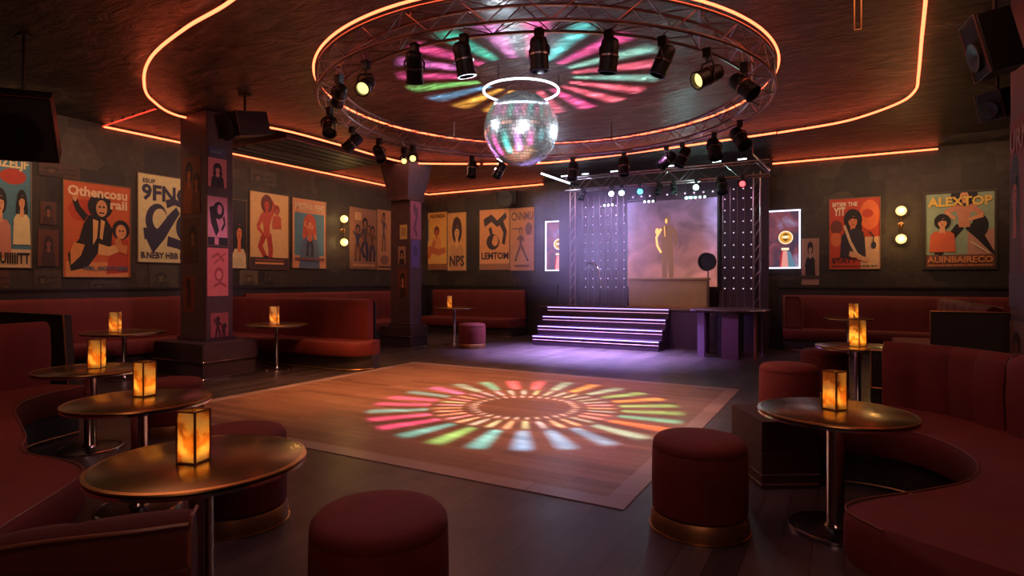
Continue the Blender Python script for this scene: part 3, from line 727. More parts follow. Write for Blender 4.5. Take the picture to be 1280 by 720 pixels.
def poster(face, u0, u1, v0, v1, z0, bg, items, label, frame=None, th=.012, parent_name='poster', cat='poster', group='printed posters on the walls and pillars', off=0.0, bgm=None, cut=None):
    """face: ('x', X) facing +X, ('-x', X) facing -X, ('y', Y) facing -Y. u0,u1 horizontal world range as seen left to right, v0,v1 = bottom, top"""
    w, h = abs(u1-u0), v1-v0
    if face[0] == 'x': mt = Matrix(((0, 0, 1, 0), (1, 0, 0, 0), (0, 1, 0, 0), (0, 0, 0, 1))); loc = (face[1]+off, u0, v0)
    elif face[0] == 'y': mt = Matrix(((1, 0, 0, 0), (0, 0, -1, 0), (0, 1, 0, 0), (0, 0, 0, 1))); loc = (u0, face[1]-off, v0)
    else: mt = Matrix(((0, 0, -1, 0), (-1, 0, 0, 0), (0, 1, 0, 0), (0, 0, 0, 1))); loc = (face[1]-off, u0, v0)
    t = thing(parent_name, label, cat, loc, group=group)
    MB().box(0, w, 0, h, 0, th, bgm or pc(bg), mt).build('sheet', t, smooth=0)
    mb = MB(); z = th
    for it in items:
        z += .0006
        if it[0] == 'p':
            pts = [(min(max(x, .0), 1)*w, min(max(y, .0), 1)*h) for x, y in it[2]]
            q = []
            for p in pts:
                if not q or (abs(p[0]-q[-1][0])+abs(p[1]-q[-1][1])) > 1e-5: q.append(p)
            if len(q) < 3: continue
            mb.add([(x, y, z) for x, y in q], [tuple(range(len(q)))], it[1] if not isinstance(it[1], tuple) else pc(it[1]), mt)
        elif it[0] == 't':
            _, c, s, a, b, c2, d = it
            vs, fs = text_geo(s)
            mb.add([((a+(c2-a)*x)*w, (b+(d-b)*y)*h, z) for x, y in vs], fs, pc(c), mt)
    o = mb.build('printed_artwork', t, smooth=0, recalc=False)
    if frame:
        fw, fm = frame; mb = MB(); e = .012
        mb.box(-fw, w+fw, -fw, 0, 0, th+e, fm, mt).box(-fw, w+fw, h, h+fw, 0, th+e, fm, mt).box(-fw, 0, 0, h, 0, th+e, fm, mt).box(w, w+fw, 0, h, 0, th+e, fm, mt)
        mb.build('frame', t, smooth=0)
    return t
def Lw(px): return on_x(px, HZ, XL+.0).y
def Bw(px): return on_y(px, HZ, YB).x
def zL(px, py): return on_x(px, py, XL).z
def zB(px, py): return on_y(px, py, YB).z
CR, OR, RD, NV, BR_, PK, YL, BL, GN = (214, 190, 140), (216, 120, 52), (168, 52, 34), (44, 40, 66), (96, 54, 36), (206, 122, 120), (224, 182, 84), (74, 128, 150), (120, 150, 120)
SK, SK2 = (214, 150, 104), (150, 88, 56)
rect = lambda c, a, b, c2, d: ('p', c, [(a, b), (c2, b), (c2, d), (a, d)])
def Lp(px0, px1, pt, pb, bg, items, label, frame=(.012, 'poster_frame'), **k):
    pm = (px0+px1)/2
    poster(('x', XL), Lw(px0), Lw(px1), zL(pm, pb), zL(pm, pt), 0, bg, items, label, frame, **k)
def Bp(px0, px1, pt, pb, bg, items, label, frame=(.012, 'poster_frame'), **k):
    pm = (px0+px1)/2
    poster(('y', YB), Bw(px0), Bw(px1), zB(pm, pb), zB(pm, pt), 0, bg, items, label, frame, **k)
Lp(-22, 38, 191, 334, (72, 116, 132), [rect((206, 170, 130), 0, 0, 1, .16), ('p', RD, ell(.62, .80, .28, .07)), ('t', CR, 'OIZELJF', .12, .85, .95, .96)]
   + bust(.35, .55, .62, SK, INK, (190, 120, 100), 1.1) + bust(.80, .58, .5, SK, INK, CR, 1.1, True) + [('t', INK, 'ILUUIIIIITT', .05, .03, .97, .13)],
   'blue and cream poster of two dark-haired people, cut by the left edge of the photo')
Lp(79, 162, 230, 346, (190, 88, 44), [rect((206, 132, 74), .03, .0, .97, .16), ('p', (176, 60, 34), ell(.30, .70, .24, .12)), ('p', (172, 58, 34), [(.62, .03), (.97, .05), (.97, .42), (.70, .40)]),
    ('p', INK, limb([(.32, .62), (.20, .72), (.14, .84)], .045, .035)), ('p', (206, 140, 90), limb([(.14, .80), (.19, .88)], .03, .03)),
    ('p', INK, [(.36, .66), (.60, .66), (.72, .52), (.70, .34), (.50, .26), (.34, .10), (.10, .06), (.06, .24), (.22, .40), (.28, .56)]),
    ('p', (206, 132, 74), [(.10, .12), (.24, .22), (.30, .34), (.14, .36), (.09, .26)]), ('p', (214, 160, 100), [(.42, .62), (.50, .60), (.48, .42), (.42, .34)]), ('p', (214, 160, 100), [(.54, .62), (.60, .60), (.56, .40), (.52, .42)]),
    ('p', (214, 160, 100), limb([(.50, .30), (.66, .28), (.84, .33)], .06, .04)), ('p', INK, ell(.53, .76, .19, .135)), ('p', (200, 140, 96), ell(.55, .74, .085, .09)), ('p', INK, ell(.52, .755, .02, .012, 8)), ('p', INK, ell(.58, .755, .02, .012, 8)), ('p', INK, limb([(.51, .69), (.59, .69)], .008, .008)),
    ('p', INK, ell(.85, .52, .14, .11)), ('p', (206, 140, 90), ell(.85, .50, .085, .08)), ('p', INK, ell(.83, .51, .016, .01, 8)), ('p', INK, ell(.88, .51, .016, .01, 8)), ('p', (196, 120, 70), limb([(.78, .42), (.84, .32), (.95, .30)], .05, .05)),
    ('t', (226, 190, 150), 'Othencosu', .05, .85, .95, .96), ('t', (226, 190, 150), 'raii', .68, .74, .95, .84), ('t', (60, 90, 110), '1981, DOCTUBES', .28, .06, .96, .115)],
   'orange poster of a dark afro-haired figure with white title letters on the left wall')
Lp(172, 240, 221, 328, (208, 192, 140), [('p', NV, ell(.32, .50, .20, .17, 18, .5)), ('p', (208, 192, 140), ell(.38, .50, .13, .12, 18, .4)), ('p', NV, limb([(.20, .18), (.42, .34), (.60, .52), (.72, .62)], .10, .05)), ('p', NV, limb([(.52, .25), (.72, .22), (.90, .16)], .06, .05)),
    ('p', NV, ell(.84, .42, .16, .16)), ('p', (208, 192, 140), ell(.90, .44, .09, .11)), ('p', NV, limb([(.1, .32), (.22, .34), (.35, .30)], .07, .03)), ('p', NV, limb([(.5, .68), (.65, .72), (.8, .68)], .05, .03)),
    ('t', NV, 'ESUP', .08, .90, .3, .95), ('t', NV, '9FNO', .06, .70, .98, .89), ('t', NV, 'B.NEBY HBB FBB', .05, .04, .95, .115)],
   'cream poster with navy loops and hand-drawn lettering left of the near poster pillar')
Lp(284, 307, 250, 335, (40, 26, 24), bust(.62, .52, 1.1, (210, 112, 66), INK, CR, 1.2, True) + [rect((198, 180, 130), .05, .03, .8, .14)], 'dark poster with an orange long-haired face just right of the near poster pillar')
Lp(312, 360, 242, 336, (216, 172, 110), dancer(.42, .05, .82, (190, 70, 52), (110, 50, 44), (190, 78, 60), (170, 50, 40), 2, 1.5) + bust(.68, .78, .32, (190, 90, 66), (150, 56, 40), (190, 84, 60), 1.2)
   + [rect((66, 42, 40), 0, 0, 1, .15), rect((208, 140, 80), .12, .06, .86, .085), rect((180, 96, 60), .12, .11, .86, .12)], 'pale orange poster of a red dancing couple on the left wall')
Lp(365, 407, 250, 335, (206, 142, 100), [rect((76, 122, 140), .06, .18, .94, .80)] + bust(.50, .60, .80, SK, (186, 74, 50), (80, 96, 120), 1.2, True) + dancer(.5, .16, .5, SK, (186, 74, 50), (190, 90, 60), NV, 0)
   + [('t', (222, 190, 150), 'MIKEWA FEME', .06, .84, .94, .94), rect((110, 70, 70), .06, .11, .94, .15)], 'poster with a blue ground and a red-haired person beside the left wall lamp')
Lp(437, 470, 261, 336, (132, 88, 66), [rect((176, 132, 90), .18, .80, .42, .93)] + dancer(.28, .12, .55, SK2, INK, NV, BR_, 0) + dancer(.55, .12, .66, SK2, INK, (70, 50, 50), NV, 2) + dancer(.82, .12, .55, SK2, INK, BR_, NV, 0) + [rect((170, 120, 80), .08, .04, .9, .08)],
   'brown poster of three standing people right of the left wall lamp')
Lp(471, 489, 263, 337, (168, 112, 78), dancer(.45, .30, .60, SK2, INK, (70, 60, 70), (90, 60, 60), 0) + [('p', (120, 80, 70), ell(.5, .16, .3, .08)), rect((70, 50, 50), .05, .03, .95, .06)], 'narrow tan poster beside the far pillar on the left wall')
Lp(50, 70, 252, 281, (86, 50, 40), bust(.5, .6, 1.0, (140, 80, 60), INK, (60, 36, 34), 1.1), 'small faded reddish print between the two largest left posters, upper one', frame=None)
Lp(47, 73, 287, 333, (92, 50, 40), bust(.5, .62, .9, (128, 72, 58), (50, 30, 30), (60, 36, 34), 1.2, True), 'small faded reddish print between the two largest left posters, lower one', frame=None)
Lp(299, 322, 338, 356, (96, 82, 56), bust(.5, .5, .9, (120, 100, 70), (60, 50, 36), (70, 60, 44), 1.2), 'small faded olive print low on the wall under the dancing couple', frame=None)
Lp(186, 222, 332, 360, (70, 62, 48), bust(.4, .5, .8, (96, 84, 62), (48, 42, 34), (56, 50, 40), 1.2), 'faded grey print under the cream poster', frame=None)
for a_, b_, c_, d_, col_, lab_ in ((-6, 11, 338, 362, (84, 46, 38), 'small faded reddish print at the left edge under the blue poster'), (42, 76, 337, 361, (70, 52, 40), 'faded brown print low on the left wall beneath the two reddish ones'),
        (112, 150, 351, 363, (60, 54, 44), 'faded grey strip of print directly below the orange poster'), (330, 352, 340, 354, (62, 48, 38), 'faded brown scrap of print below the dancing couple poster, right one'),
        (312, 345, 213, 232, (66, 52, 42), 'faded print high on the left wall above the dancing couple poster'), (48, 100, 205, 222, (70, 44, 36), 'faded strip of print high on the left wall above the orange poster')):
    Lp(a_, b_, c_, d_, col_, bust(.3, .5, .8, tuple(int(v*1.3) for v in col_), tuple(int(v*.6) for v in col_), tuple(int(v*.75) for v in col_), 1.2) + [rect(tuple(int(v*.7) for v in col_), .55, .25, .9, .35), rect(tuple(int(v*.7) for v in col_), .55, .55, .85, .65)], lab_, frame=None)
Bp(526, 559, 266, 337, (222, 160, 76), [rect((110, 108, 96), .0, .50, .32, .90)] + bust(.62, .66, .45, (196, 90, 50), (110, 56, 36), (216, 140, 70), 1.1) + [('p', (190, 96, 52), limb([(.15, .2), (.35, .36), (.7, .30), (.95, .34)], .07, .05)), ('p', (190, 96, 52), limb([(.55, .5), (.45, .36), (.3, .2)], .05, .04)), ('t', (90, 52, 36), 'NUNEIA', .38, .90, .95, .97), rect((150, 90, 56), 0, .0, 1, .10)],
   'yellow poster with a reclining orange figure right of the far pillar')
Bp(560, 583, 266, 338, (206, 148, 84), bust(.5, .66, 1.0, (214, 160, 100), (66, 44, 46), (190, 130, 80), 1.35) + [('t', (66, 44, 46), 'NPS', .1, .07, .9, .26)], 'tan poster of a round-haired face with big letters below')
Bp(600, 637, 262, 337, (204, 136, 84), [('p', (56, 42, 46), limb([(.15, .78), (.4, .86), (.6, .76), (.9, .90)], .07, .05)), ('p', (56, 42, 46), ell(.45, .46, .22, .13)), ('p', (204, 136, 84), ell(.52, .48, .11, .09)), ('p', (56, 42, 46), limb([(.7, .82), (.86, .62), (.8, .42)], .07, .05)), ('p', (56, 42, 46), limb([(.35, .7), (.42, .55), (.3, .4)], .05, .05)),
    ('t', (56, 42, 46), 'LEMTOM', .06, .17, .97, .29), rect((150, 96, 66), 0, .0, 1, .10)], 'tan poster with dark swirls and block letters left of the stage')
Bp(638, 668, 260, 338, (182, 122, 82), [('t', (100, 66, 56), 'CNNMU', .05, .80, .96, .94), rect((110, 74, 60), .1, .66, .5, .68)] + dancer(.45, .14, .5, (182, 122, 82), (110, 74, 60), (104, 70, 58), (110, 74, 60), 1) + [('p', (110, 74, 60), ell(.78, .66, .14, .10)), rect((110, 74, 60), .2, .06, .8, .09)],
   'brown sketch poster directly left of the glowing light box')
Bp(1002, 1024, 298, 356, (150, 108, 92), bust(.5, .76, .75, (168, 124, 104), INK, INK, 1.1) + [('p', INK, limb([(.3, .5), (.4, .35), (.25, .2)], .16, .06)), rect((60, 40, 40), 0, .12, 1, .20)], 'small dark and pink print right of the right light box', frame=None)
Bp(1037, 1100, 248, 336, (184, 62, 40), [rect((206, 160, 120), .62, .0, 1, .45), ('p', (216, 104, 50), ell(.80, .76, .20, .21)), ('p', (184, 62, 40), ell(.76, .78, .11, .06)), ('p', (110, 50, 44), ell(.14, .60, .12, .10)), ('p', (206, 104, 60), ell(.13, .42, .11, .10))] + bust(.47, .67, .68, (206, 120, 70), INK, (50, 44, 60), 1.35, True)
   + [('p', (44, 38, 50), [(.22, .17), (.70, .17), (.68, .52), (.50, .58), (.30, .52)]), ('p', (206, 170, 130), limb([(.30, .62), (.42, .38), (.55, .2), (.72, .12)], .025, .03)), ('p', (206, 150, 110), limb([(.4, .22), (.6, .16), (.78, .12)], .04, .03)), ('p', NV, ell(.88, .33, .05, .05, 10)), ('p', (44, 30, 34), limb([(.80, .52), (.88, .45), (.86, .36)], .012, .012)),
      ('t', (220, 200, 170), 'BITIER THE', .06, .89, .56, .95), ('t', (220, 200, 170), 'YIT', .08, .76, .32, .88), ('t', (70, 36, 40), 'IJTATT', .05, .07, .55, .16), ('t', INK, 'RHRO SORTALFUY JORRER 90.O', .05, .02, .95, .05)],
   'red poster of a long-haired musician on the back wall left of the right wall lamp')
Bp(1157, 1243, 241, 334, (142, 158, 130), [rect((180, 130, 110), .62, .0, 1, .50), rect((120, 70, 56), 0, .0, 1, .17), ('p', INK, ell(.80, .55, .12, .15))] + dancer(.57, .15, .84, SK, INK, (196, 130, 100), INK, 1, 1.9) + bust(.25, .60, .52, SK, INK, (206, 96, 60), 1.2)
   + [('p', (210, 190, 150), limb([(.66, .34), (.80, .26), (.93, .18)], .010, .010)), ('t', YL, 'ALEXTOP', .03, .82, .97, .95), ('t', (206, 130, 80), 'AUINBAIRECO', .02, .06, .98, .15), ('t', (206, 130, 80), 'RBRRONTE RERE SERSINLE SERE SOURCE SE', .03, .015, .97, .04)],
   'green framed poster of a wide-legged dancer with yellow title, far right on the back wall', frame=(.045, 'poster_frame_dark'))
# right pillar sheet, facing the dance floor
poster(('-x', P3[0]), 7.14, 6.4, 1.27, 2.98, 0, (120, 40, 34), bust(.25, .6, .9, (170, 80, 66), INK, (90, 30, 30), 1.2, True) + [('t', (160, 110, 100), 'URN', .05, .82, .9, .94), rect((80, 60, 66), 0, 0, 1, .18)],
       'tall red poster on the pillar cut by the right edge')
poster(('-x', P3[0]), 7.16, 6.5, .62, 1.14, 0, (100, 70, 60), bust(.4, .6, .9, (120, 70, 60), INK, (60, 30, 30), 1.2), 'lower torn print on the pillar at the right edge')
# pillar posters
def Pp(P, face, px0, px1, pt, pb, bg, items, label, frame=None):
    pm = (px0+px1)/2
    if face == 'x': u0, u1 = on_x(px0, HZ, P[1]).y, on_x(px1, HZ, P[1]).y; z0, z1 = on_x(pm, pb, P[1]).z, on_x(pm, pt, P[1]).z; f = ('x', P[1])
    else: u0, u1 = on_y(px0, HZ, P[2]).x, on_y(px1, HZ, P[2]).x; z0, z1 = on_y(pm, pb, P[2]).z, on_y(pm, pt, P[2]).z; f = ('y', P[2])
    poster(f, u0, u1, z0, z1, 0, bg, items, label, frame, th=.006)
Pp(P1, 'x', 260, 283, 198, 234, PK, bust(.5, .60, .95, (220, 150, 140), INK, (40, 30, 40), 1.25, True), 'pink print of a long-haired person, topmost on the near pillar')
Pp(P1, 'x', 259, 284, 246, 307, (200, 130, 140), [('p', INK, ell(.55, .72, .28, .18)), ('p', (200, 130, 140), ell(.60, .74, .12, .10)), ('p', INK, limb([(.25, .8), (.3, .5), (.5, .25)], .16, .10)), rect(INK, 0, .0, 1, .17), rect((200, 130, 140), .35, .02, .55, .16), ('p', INK, limb([(.8, .6), (.85, .45), (.7, .32)], .05, .04))],
   'black and pink framed print on the near pillar', frame=(.010, 'poster_frame'))
Pp(P1, 'x', 259, 285, 310, 370, (196, 100, 96), [('p', (150, 62, 60), ell(.55, .45, .22, .15)), ('p', (206, 116, 110), ell(.55, .44, .13, .09)), ('p', (150, 62, 60), limb([(.2, .8), (.5, .88), (.8, .72)], .03, .03)), ('p', (150, 62, 60), limb([(.3, .68), (.6, .78), (.85, .9)], .02, .02)), ('p', (150, 62, 60), limb([(.3, .2), (.6, .28), (.9, .2)], .03, .03))],
   'salmon red print with line drawing on the near pillar')
Pp(P1, 'x', 263, 285, 391, 427, (150, 70, 72), dancer(.4, .1, .7, (60, 30, 34), (50, 26, 30), (60, 30, 34), (56, 30, 34), 0) + dancer(.75, .08, .5, (60, 30, 34), (50, 26, 30), (60, 30, 34), (56, 30, 34), 2), 'dull red print of two small figures, lowest on the near pillar')
Pp(P1, 'x', 261, 283, 184, 196, (70, 78, 100), [rect((100, 104, 120), .1, .3, .7, .6)], 'torn blue-grey scrap of paper above the pink print')
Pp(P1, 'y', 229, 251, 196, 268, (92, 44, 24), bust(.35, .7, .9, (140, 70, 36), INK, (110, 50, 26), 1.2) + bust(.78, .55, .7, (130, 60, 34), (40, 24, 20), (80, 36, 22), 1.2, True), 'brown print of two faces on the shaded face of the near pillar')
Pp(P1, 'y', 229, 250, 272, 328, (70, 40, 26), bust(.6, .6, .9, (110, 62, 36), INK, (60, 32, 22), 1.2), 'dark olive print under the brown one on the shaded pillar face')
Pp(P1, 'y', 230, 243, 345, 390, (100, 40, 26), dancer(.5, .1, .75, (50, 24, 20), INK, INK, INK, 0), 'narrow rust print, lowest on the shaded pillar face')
Pp(P2, 'x', 513, 526, 252, 299, (150, 84, 108), [('p', (100, 56, 80), limb([(.3, .9), (.6, .6), (.35, .3), (.6, .1)], .12, .08)), ('p', (100, 56, 80), ell(.5, .75, .22, .10))], 'mauve print, topmost on the far pillar')
Pp(P2, 'x', 514, 524, 300, 334, (96, 72, 130), [('p', (66, 50, 96), ell(.5, .6, .3, .2))], 'violet print under the mauve one on the far pillar')
Pp(P2, 'y', 500, 509, 281, 299, (190, 160, 90), [rect((160, 130, 76), .15, .2, .85, .8)], 'small blank yellow card on the far pillar')
Pp(P2, 'y', 498, 507, 308, 330, (150, 116, 96), bust(.5, .55, 1.0, (170, 130, 100), INK, (50, 36, 34), 1.3), 'tiny face print below the yellow card')
Pp(P2, 'y', 498, 509, 336, 372, (110, 54, 34), bust(.5, .6, 1.0, (190, 120, 70), INK, (60, 34, 30), 1.3), 'tiny rust print lowest on the far pillar')

# ---------------------------------------------------------------- light boxes beside the stage
def lightbox(px0, px1, pt, pb, label):
    pm = (px0+px1)/2; x0, x1 = Bw(px0), Bw(px1); z0, z1 = zB(pm, pb), zB(pm, pt); w, h = x1-x0, z1-z0
    t = thing('light_box', label, 'light box', (x0, YB-.08, z0), group='glowing light boxes beside the stage')
    MB().box(0, w, 0, .08, 0, h, 'black_metal').build('housing', t)
    MB().box(.02, w-.02, -.006, 0, .02, h-.02, 'lightbox_image').build('lit_picture', t, smooth=0)
    mb = MB(); r = .016
    mb.box(-r, r, -.02, .0, 0, h, 'lightbox_rim').box(w-r, w+r, -.02, 0, 0, h, 'lightbox_rim').box(-r, w+r, -.02, 0, -r, r, 'lightbox_rim').box(-r, w+r, -.02, 0, h-r, h+r, 'lightbox_rim'); mb.build('lit_border', t, smooth=0)
    mt = Matrix.Translation((w*.58, -.008, h*.53)) @ Matrix.Rotation(R(90), 4, 'X')
    gold = ec((214, 160, 60), .8); pale = ec((240, 226, 190), 1.0); dk = ec((120, 84, 40), .6)
    MB().lathe([(1e-4, .004), (.125, .004), (.13, 0)], gold, 32, mt).lathe([(.125, .002), (.15, .006), (.15, 0)], pale, 32, mt, closed=True).build('gold_medallion', t)
    mb = MB()
    mb.prism([(-.09, .01), (.0, .05), (.09, .01), (0, -.02)], .004, .008, pale, mt).prism([(-.07, -.04), (0, -.02), (.07, -.04), (0, -.09)], .004, .008, dk, mt).prism([(-.07, .06), (0, .035), (.07, .07), (0, .1)], .004, .008, dk, mt); mb.build('medallion_relief', t, smooth=0)
    mt2 = Matrix.Rotation(R(90), 4, 'X')
    MB().prism([(w*.44, .02), (w*.66, .02), (w*.62, h*.30), (w*.50, h*.30)], .006, .010, ec((216, 150, 140), .8), mt2).prism([(w*.66, .02), (w*.9, .02), (w*.72, h*.28), (w*.62, h*.30)], .006, .010, ec((92, 128, 150), .8), mt2)\
        .prism([(w*.40, .02), (w*.44, .02), (w*.5, h*.30), (w*.46, h*.30)], .006, .010, ec((190, 40, 44), .8), mt2).prism([(w*.45, h*.31), (w*.68, h*.31), (w*.68, h*.35), (w*.45, h*.35)], .006, .010, pale, mt2).build('microphone_stand_picture', t, smooth=0)
lightbox(684, 712, 277, 338, 'glowing framed light box with a gold disc left of the stage')
lightbox(959, 1000, 264, 335, 'glowing framed light box with a gold disc right of the stage')

# ---------------------------------------------------------------- wall lamps
def sconce(loc, out, label, gap, r):
    t = thing('wall_lamp', label, 'wall lamp', loc, group='twin globe wall lamps')
    o = Vector(out)
    q = o.to_track_quat('Z', 'Y').to_matrix().to_4x4()
    MB().lathe([(.06, 0), (.06, .012), (.04, .02), (1e-4, .02)], 'brass', 20, q).build('back_plate', t)
    MB().tube([(0, 0, 0), o*.09], .012, 'brass', 8).tube([o*.09+Vector((0, 0, -gap/2+r)), o*.09+Vector((0, 0, gap/2-r))], .010, 'brass', 8).ball(o*.09, .026, 'brass', 12, 8).build('stem', t)
    for s in (-1, 1):
        MB().ball(o*.09+Vector((0, 0, s*gap/2)), r, 'globe', 20, 12).build('globe', t)
        l = light('wall_lamp_light', 'POINT', o*(.10+r)+Vector((0, 0, s*gap/2)), 11, (1, .58, .18), size=.05); l.parent = t
p = on_x(427, 288.5, XL); sconce((XL+.001, p.y, p.z), (1, 0, 0), 'twin yellow globe lamp on the left wall between posters', abs(on_x(427, 274, XL).z-on_x(427, 303, XL).z), .095)
p = on_y(1126, 281.5, YB); sconce((p.x, YB-.001, p.z), (0, -1, 0), 'twin yellow globe lamp on the back wall between the red and the green poster', abs(on_y(1126, 264, YB).z-on_y(1126, 299, YB).z), .098)

# ---------------------------------------------------------------- stage
SX0, SX1, SYF, SH = -6.78, -1.45, 13.46, .88
st = thing('stage', 'low dark purple stage platform against the back wall', 'stage', ((SX0+SX1)/2, SYF, 0)); ox = (SX0+SX1)/2
MB().box(SX0-ox, SX1-ox, 0, YB-.205-SYF, 0, SH-.05, 'stage_body').build('platform', st)
MB().box(SX0-ox-.02, SX1-ox+.02, -.03, YB-.205-SYF, SH-.05, SH, 'stage_top').build('deck', st, bevel=.008)
sw = thing('stage_stairs', 'wide stairs up to the stage with glowing violet step edges', 'stairs', (-4.95, 12.54, 0))
X0, X1, TR, RI_ = -1.52, 1.50, .272, .22
mb = MB()
for k in range(4): mb.box(X0, X1, k*TR, (SYF-.05)-12.54 if k == 3 else (k+1)*TR, 0, (k+1)*RI_-.002*(k == 3), 'stage_body')
mb.build('steps', sw)
for k in range(4):
    z = (k+1)*RI_
    MB().box(X0+.0, X1-.0, k*TR-.012, k*TR, z-.028, z-.008, 'stair_light').build('light_strip', sw)
    MB().box(X0+.0, X1-.0, k*TR-.008, k*TR, z-.10, z-.088, 'stair_dim').build('lower_light_strip', sw)
# screen
SYW = YB-.30
def on_stage(px, py): return on_y(px, py, SYW)
a = on_stage(785, 254); b = on_stage(897, 352); zt, zb_ = a.z, on_stage(785, 358).z
t = thing('stage_screen', 'large glowing stage screen showing a golden figure on a pink haze', 'screen', (a.x, SYW-.04, zb_))
W, H = b.x-a.x, zt-zb_
MB().box(0, W, 0, .08, 0, H, 'screen_image').build('screen', t, smooth=0)
gold = ec((104, 70, 44), .7); gl = ec((230, 186, 96), .9)
mt = Matrix.Rotation(R(90), 4, 'X'); mb = MB()
def sp(pts): return [((x-785)/112*W, (358-y)/(104)*H) for x, y in pts]
for c, pts, zz in ((gold, limb([(833.5, 352), (833, 328), (833, 304)], 3.0, 4.6), .004), (gold, limb([(842, 352), (841, 328), (839, 304)], 2.8, 4.6), .005), (gold, [(829.5, 308), (829.5, 296), (828, 287), (833, 284), (840, 284), (845, 287), (843, 296), (843.5, 308)], .006), (gold, ell(836.5, 278, 3.2, 5), .007),
                    (gl, limb([(829, 288), (823, 298), (824, 308), (829, 317)], 1.6, 1.3), .008), (gold, limb([(845, 288), (848, 299), (846, 310)], 1.8, 1.3), .008), (gl, ell(824, 291, 2.4, 4), .009), (gl, ell(835.5, 279, 1.4, 3.0), .010), (gl, limb([(833, 285), (834, 298)], .6, .4), .010)):
    pp = sp(pts); mb.add([(x, y, zz) for x, y in pp], [tuple(range(len(pp)))], c, mt)
mb.build('golden_figure_picture', t, smooth=0, recalc=False)
mb = MB(); e = .05
mb.box(-e, W+e, -.02, .06, H, H+e, 'black_metal').box(-e, 0, -.02, .06, 0, H, 'black_metal').box(W, W+e, -.02, .06, 0, H, 'black_metal').box(-e, W+e, -.02, .06, -e, 0, 'black_metal'); mb.build('frame', t, smooth=0)
# back cloth
struct(MB().box(SX0+.05, SX1-.05, YB-.20, YB-.0, 0.88, 3.9, 'curtain').build('wall_stage', smooth=0))
def dot_panel(px0, px1, xs, rows, label):
    a, b = on_stage(px0, 300).x, on_stage(px1, 300).x
    t = thing('marquee_light', label, 'light panel', ((a+b)/2, SYW+.06, SH), group='dark panels of small bulbs beside the screen')
    MB().box(-(b-a)/2, (b-a)/2, -.03, .03, 0, 3.72-SH, 'curtain').build('panel', t, smooth=0)
    mb = MB()
    for k in range(int((b-a)/.16)): x = -(b-a)/2+.08+k*.16; mb.tube([(x, -.034, .02), (x, -.034, 3.7-SH)], .006, 'truss_metal', 5)
    mb.build('frame_bars', t)
    src = None
    for x in xs:
        for r in rows:
            z = on_stage(785, r).z-SH; X = on_stage(x, 300).x-(a+b)/2
            if src is None: src = MB().ball((0, 0, 0), .017, 'dot', 8, 6).build('bulb', t); src.location = (X, -.055, z)
            else: o = src.copy(); col.objects.link(o); o.parent = t; o.location = (X, -.055, z)
dot_panel(724, 784, (732, 741, 751, 760, 770, 780), (256, 268, 279, 291, 302, 313, 325, 336, 348, 359), 'dark panel of small glowing bulbs left of the stage screen')
dot_panel(899, 944, (906, 917, 929, 939), (246, 257, 270, 283, 296, 310, 324, 336, 348, 360), 'dark panel of small glowing bulbs right of the stage screen')
t = thing('bulb_strip', 'row of small bulbs above the stage screen', 'light strip', (on_stage(787, 300).x, SYW-.02, on_stage(787, 247).z), group=None)
LL = on_stage(897, 300).x-on_stage(787, 300).x
MB().box(-.05, LL+.02, 0, .06, -.08, .08, 'black_metal').build('rail', t)
src = None
for k in range(10):
    if src is None: src = MB().ball((0, 0, 0), .024, 'dot', 8, 6).build('bulb', t); src.location = (.1, -.02, 0)
    else: o = src.copy(); col.objects.link(o); o.parent = t; o.location = (.1+k*(LL-.2)/9, -.02, 0)
# stage side posts
for px, lab in ((716, 'thin dark post at the left end of the stage'), (946, 'thin dark post at the right end of the stage')):
    p = on_y(px, 300, 14.2); t = thing('truss_post', lab, 'post', (p.x, 14.2, SH), group='posts carrying the stage rig')
    mb = MB()
    for sx in (-.07, .07): MB().tube([(sx, 0, 0), (sx, 0, 3.95-SH)], .018, 'truss_metal', 8).build('rail', t)
    for k in range(10): mb.tube([(-.07, 0, .1+k*.29), (.07, 0, .1+(k+1)*.29 if k % 2 else .1+k*.29+.2)], .007, 'truss_metal', 5)
    mb.build('lacing', t)
# dj desk
p0, p1 = on_y(786, 360, 14.05), on_y(883, 360, 14.05)
t = thing('stage_desk', 'brown wooden desk front standing on the stage before the screen', 'desk', ((p0.x+p1.x)/2, 14.05, SH)); w = (p1.x-p0.x)/2
MB().box(-w, w, 0, .35, 0, .66, 'desk').build('front', t)
MB().box(-w-.03, w+.03, -.04, .38, .66, .71, 'desk').build('top', t, bevel=.01)
MB().box(-w, w, -.012, 0, 0, .06, 'brass_worn').build('skirting', t)
# stage drum spotlight right and scroll stand left
p = on_y(885, 327, 13.85)
t = thing('floor_spotlight', 'round dark spotlight on a stand at the right end of the stage desk', 'spotlight', (p.x, 13.85, SH))
mt = Matrix.Translation((0, 0, p.z-SH)) @ Vector((-.35, -1, -.1)).to_track_quat('Z', 'Y').to_matrix().to_4x4()
MB().lathe([(.05, -.14), (.14, -.12), (.20, -.02), (.21, .08), (.19, .08), (.18, .02), (1e-4, .02)], 'black_metal', 28, mt).build('housing', t)
MB().tube([(0, 0, 0), (0, 0, p.z-SH-.2)], .016, 'truss_metal', 8).lathe([(.17, 0), (.16, .02), (1e-4, .03)], 'black_metal', 20).build('stand', t)
p = on_y(750, 335, 13.9)
t = thing('floor_spotlight', 'small curved lamp stand at the left of the stage before the bulb panel', 'spotlight', (p.x, 13.9, SH))
hh = p.z-SH
MB().tube([(0, 0, 0), (0, 0, hh*.7), (-.03, 0, hh*.95), (-.12, 0, hh+.12), (-.24, 0, hh+.1)], .013, 'chrome', 8).lathe([(.14, 0), (.13, .02), (1e-4, .03)], 'black_metal', 20).build('stand', t)
MB().lathe([(.03, .1), (.09, .04), (.11, -.08), (1e-4, -.06)], 'black_metal', 20, Matrix.Translation((-.28, 0, hh+.05))).build('shade', t)
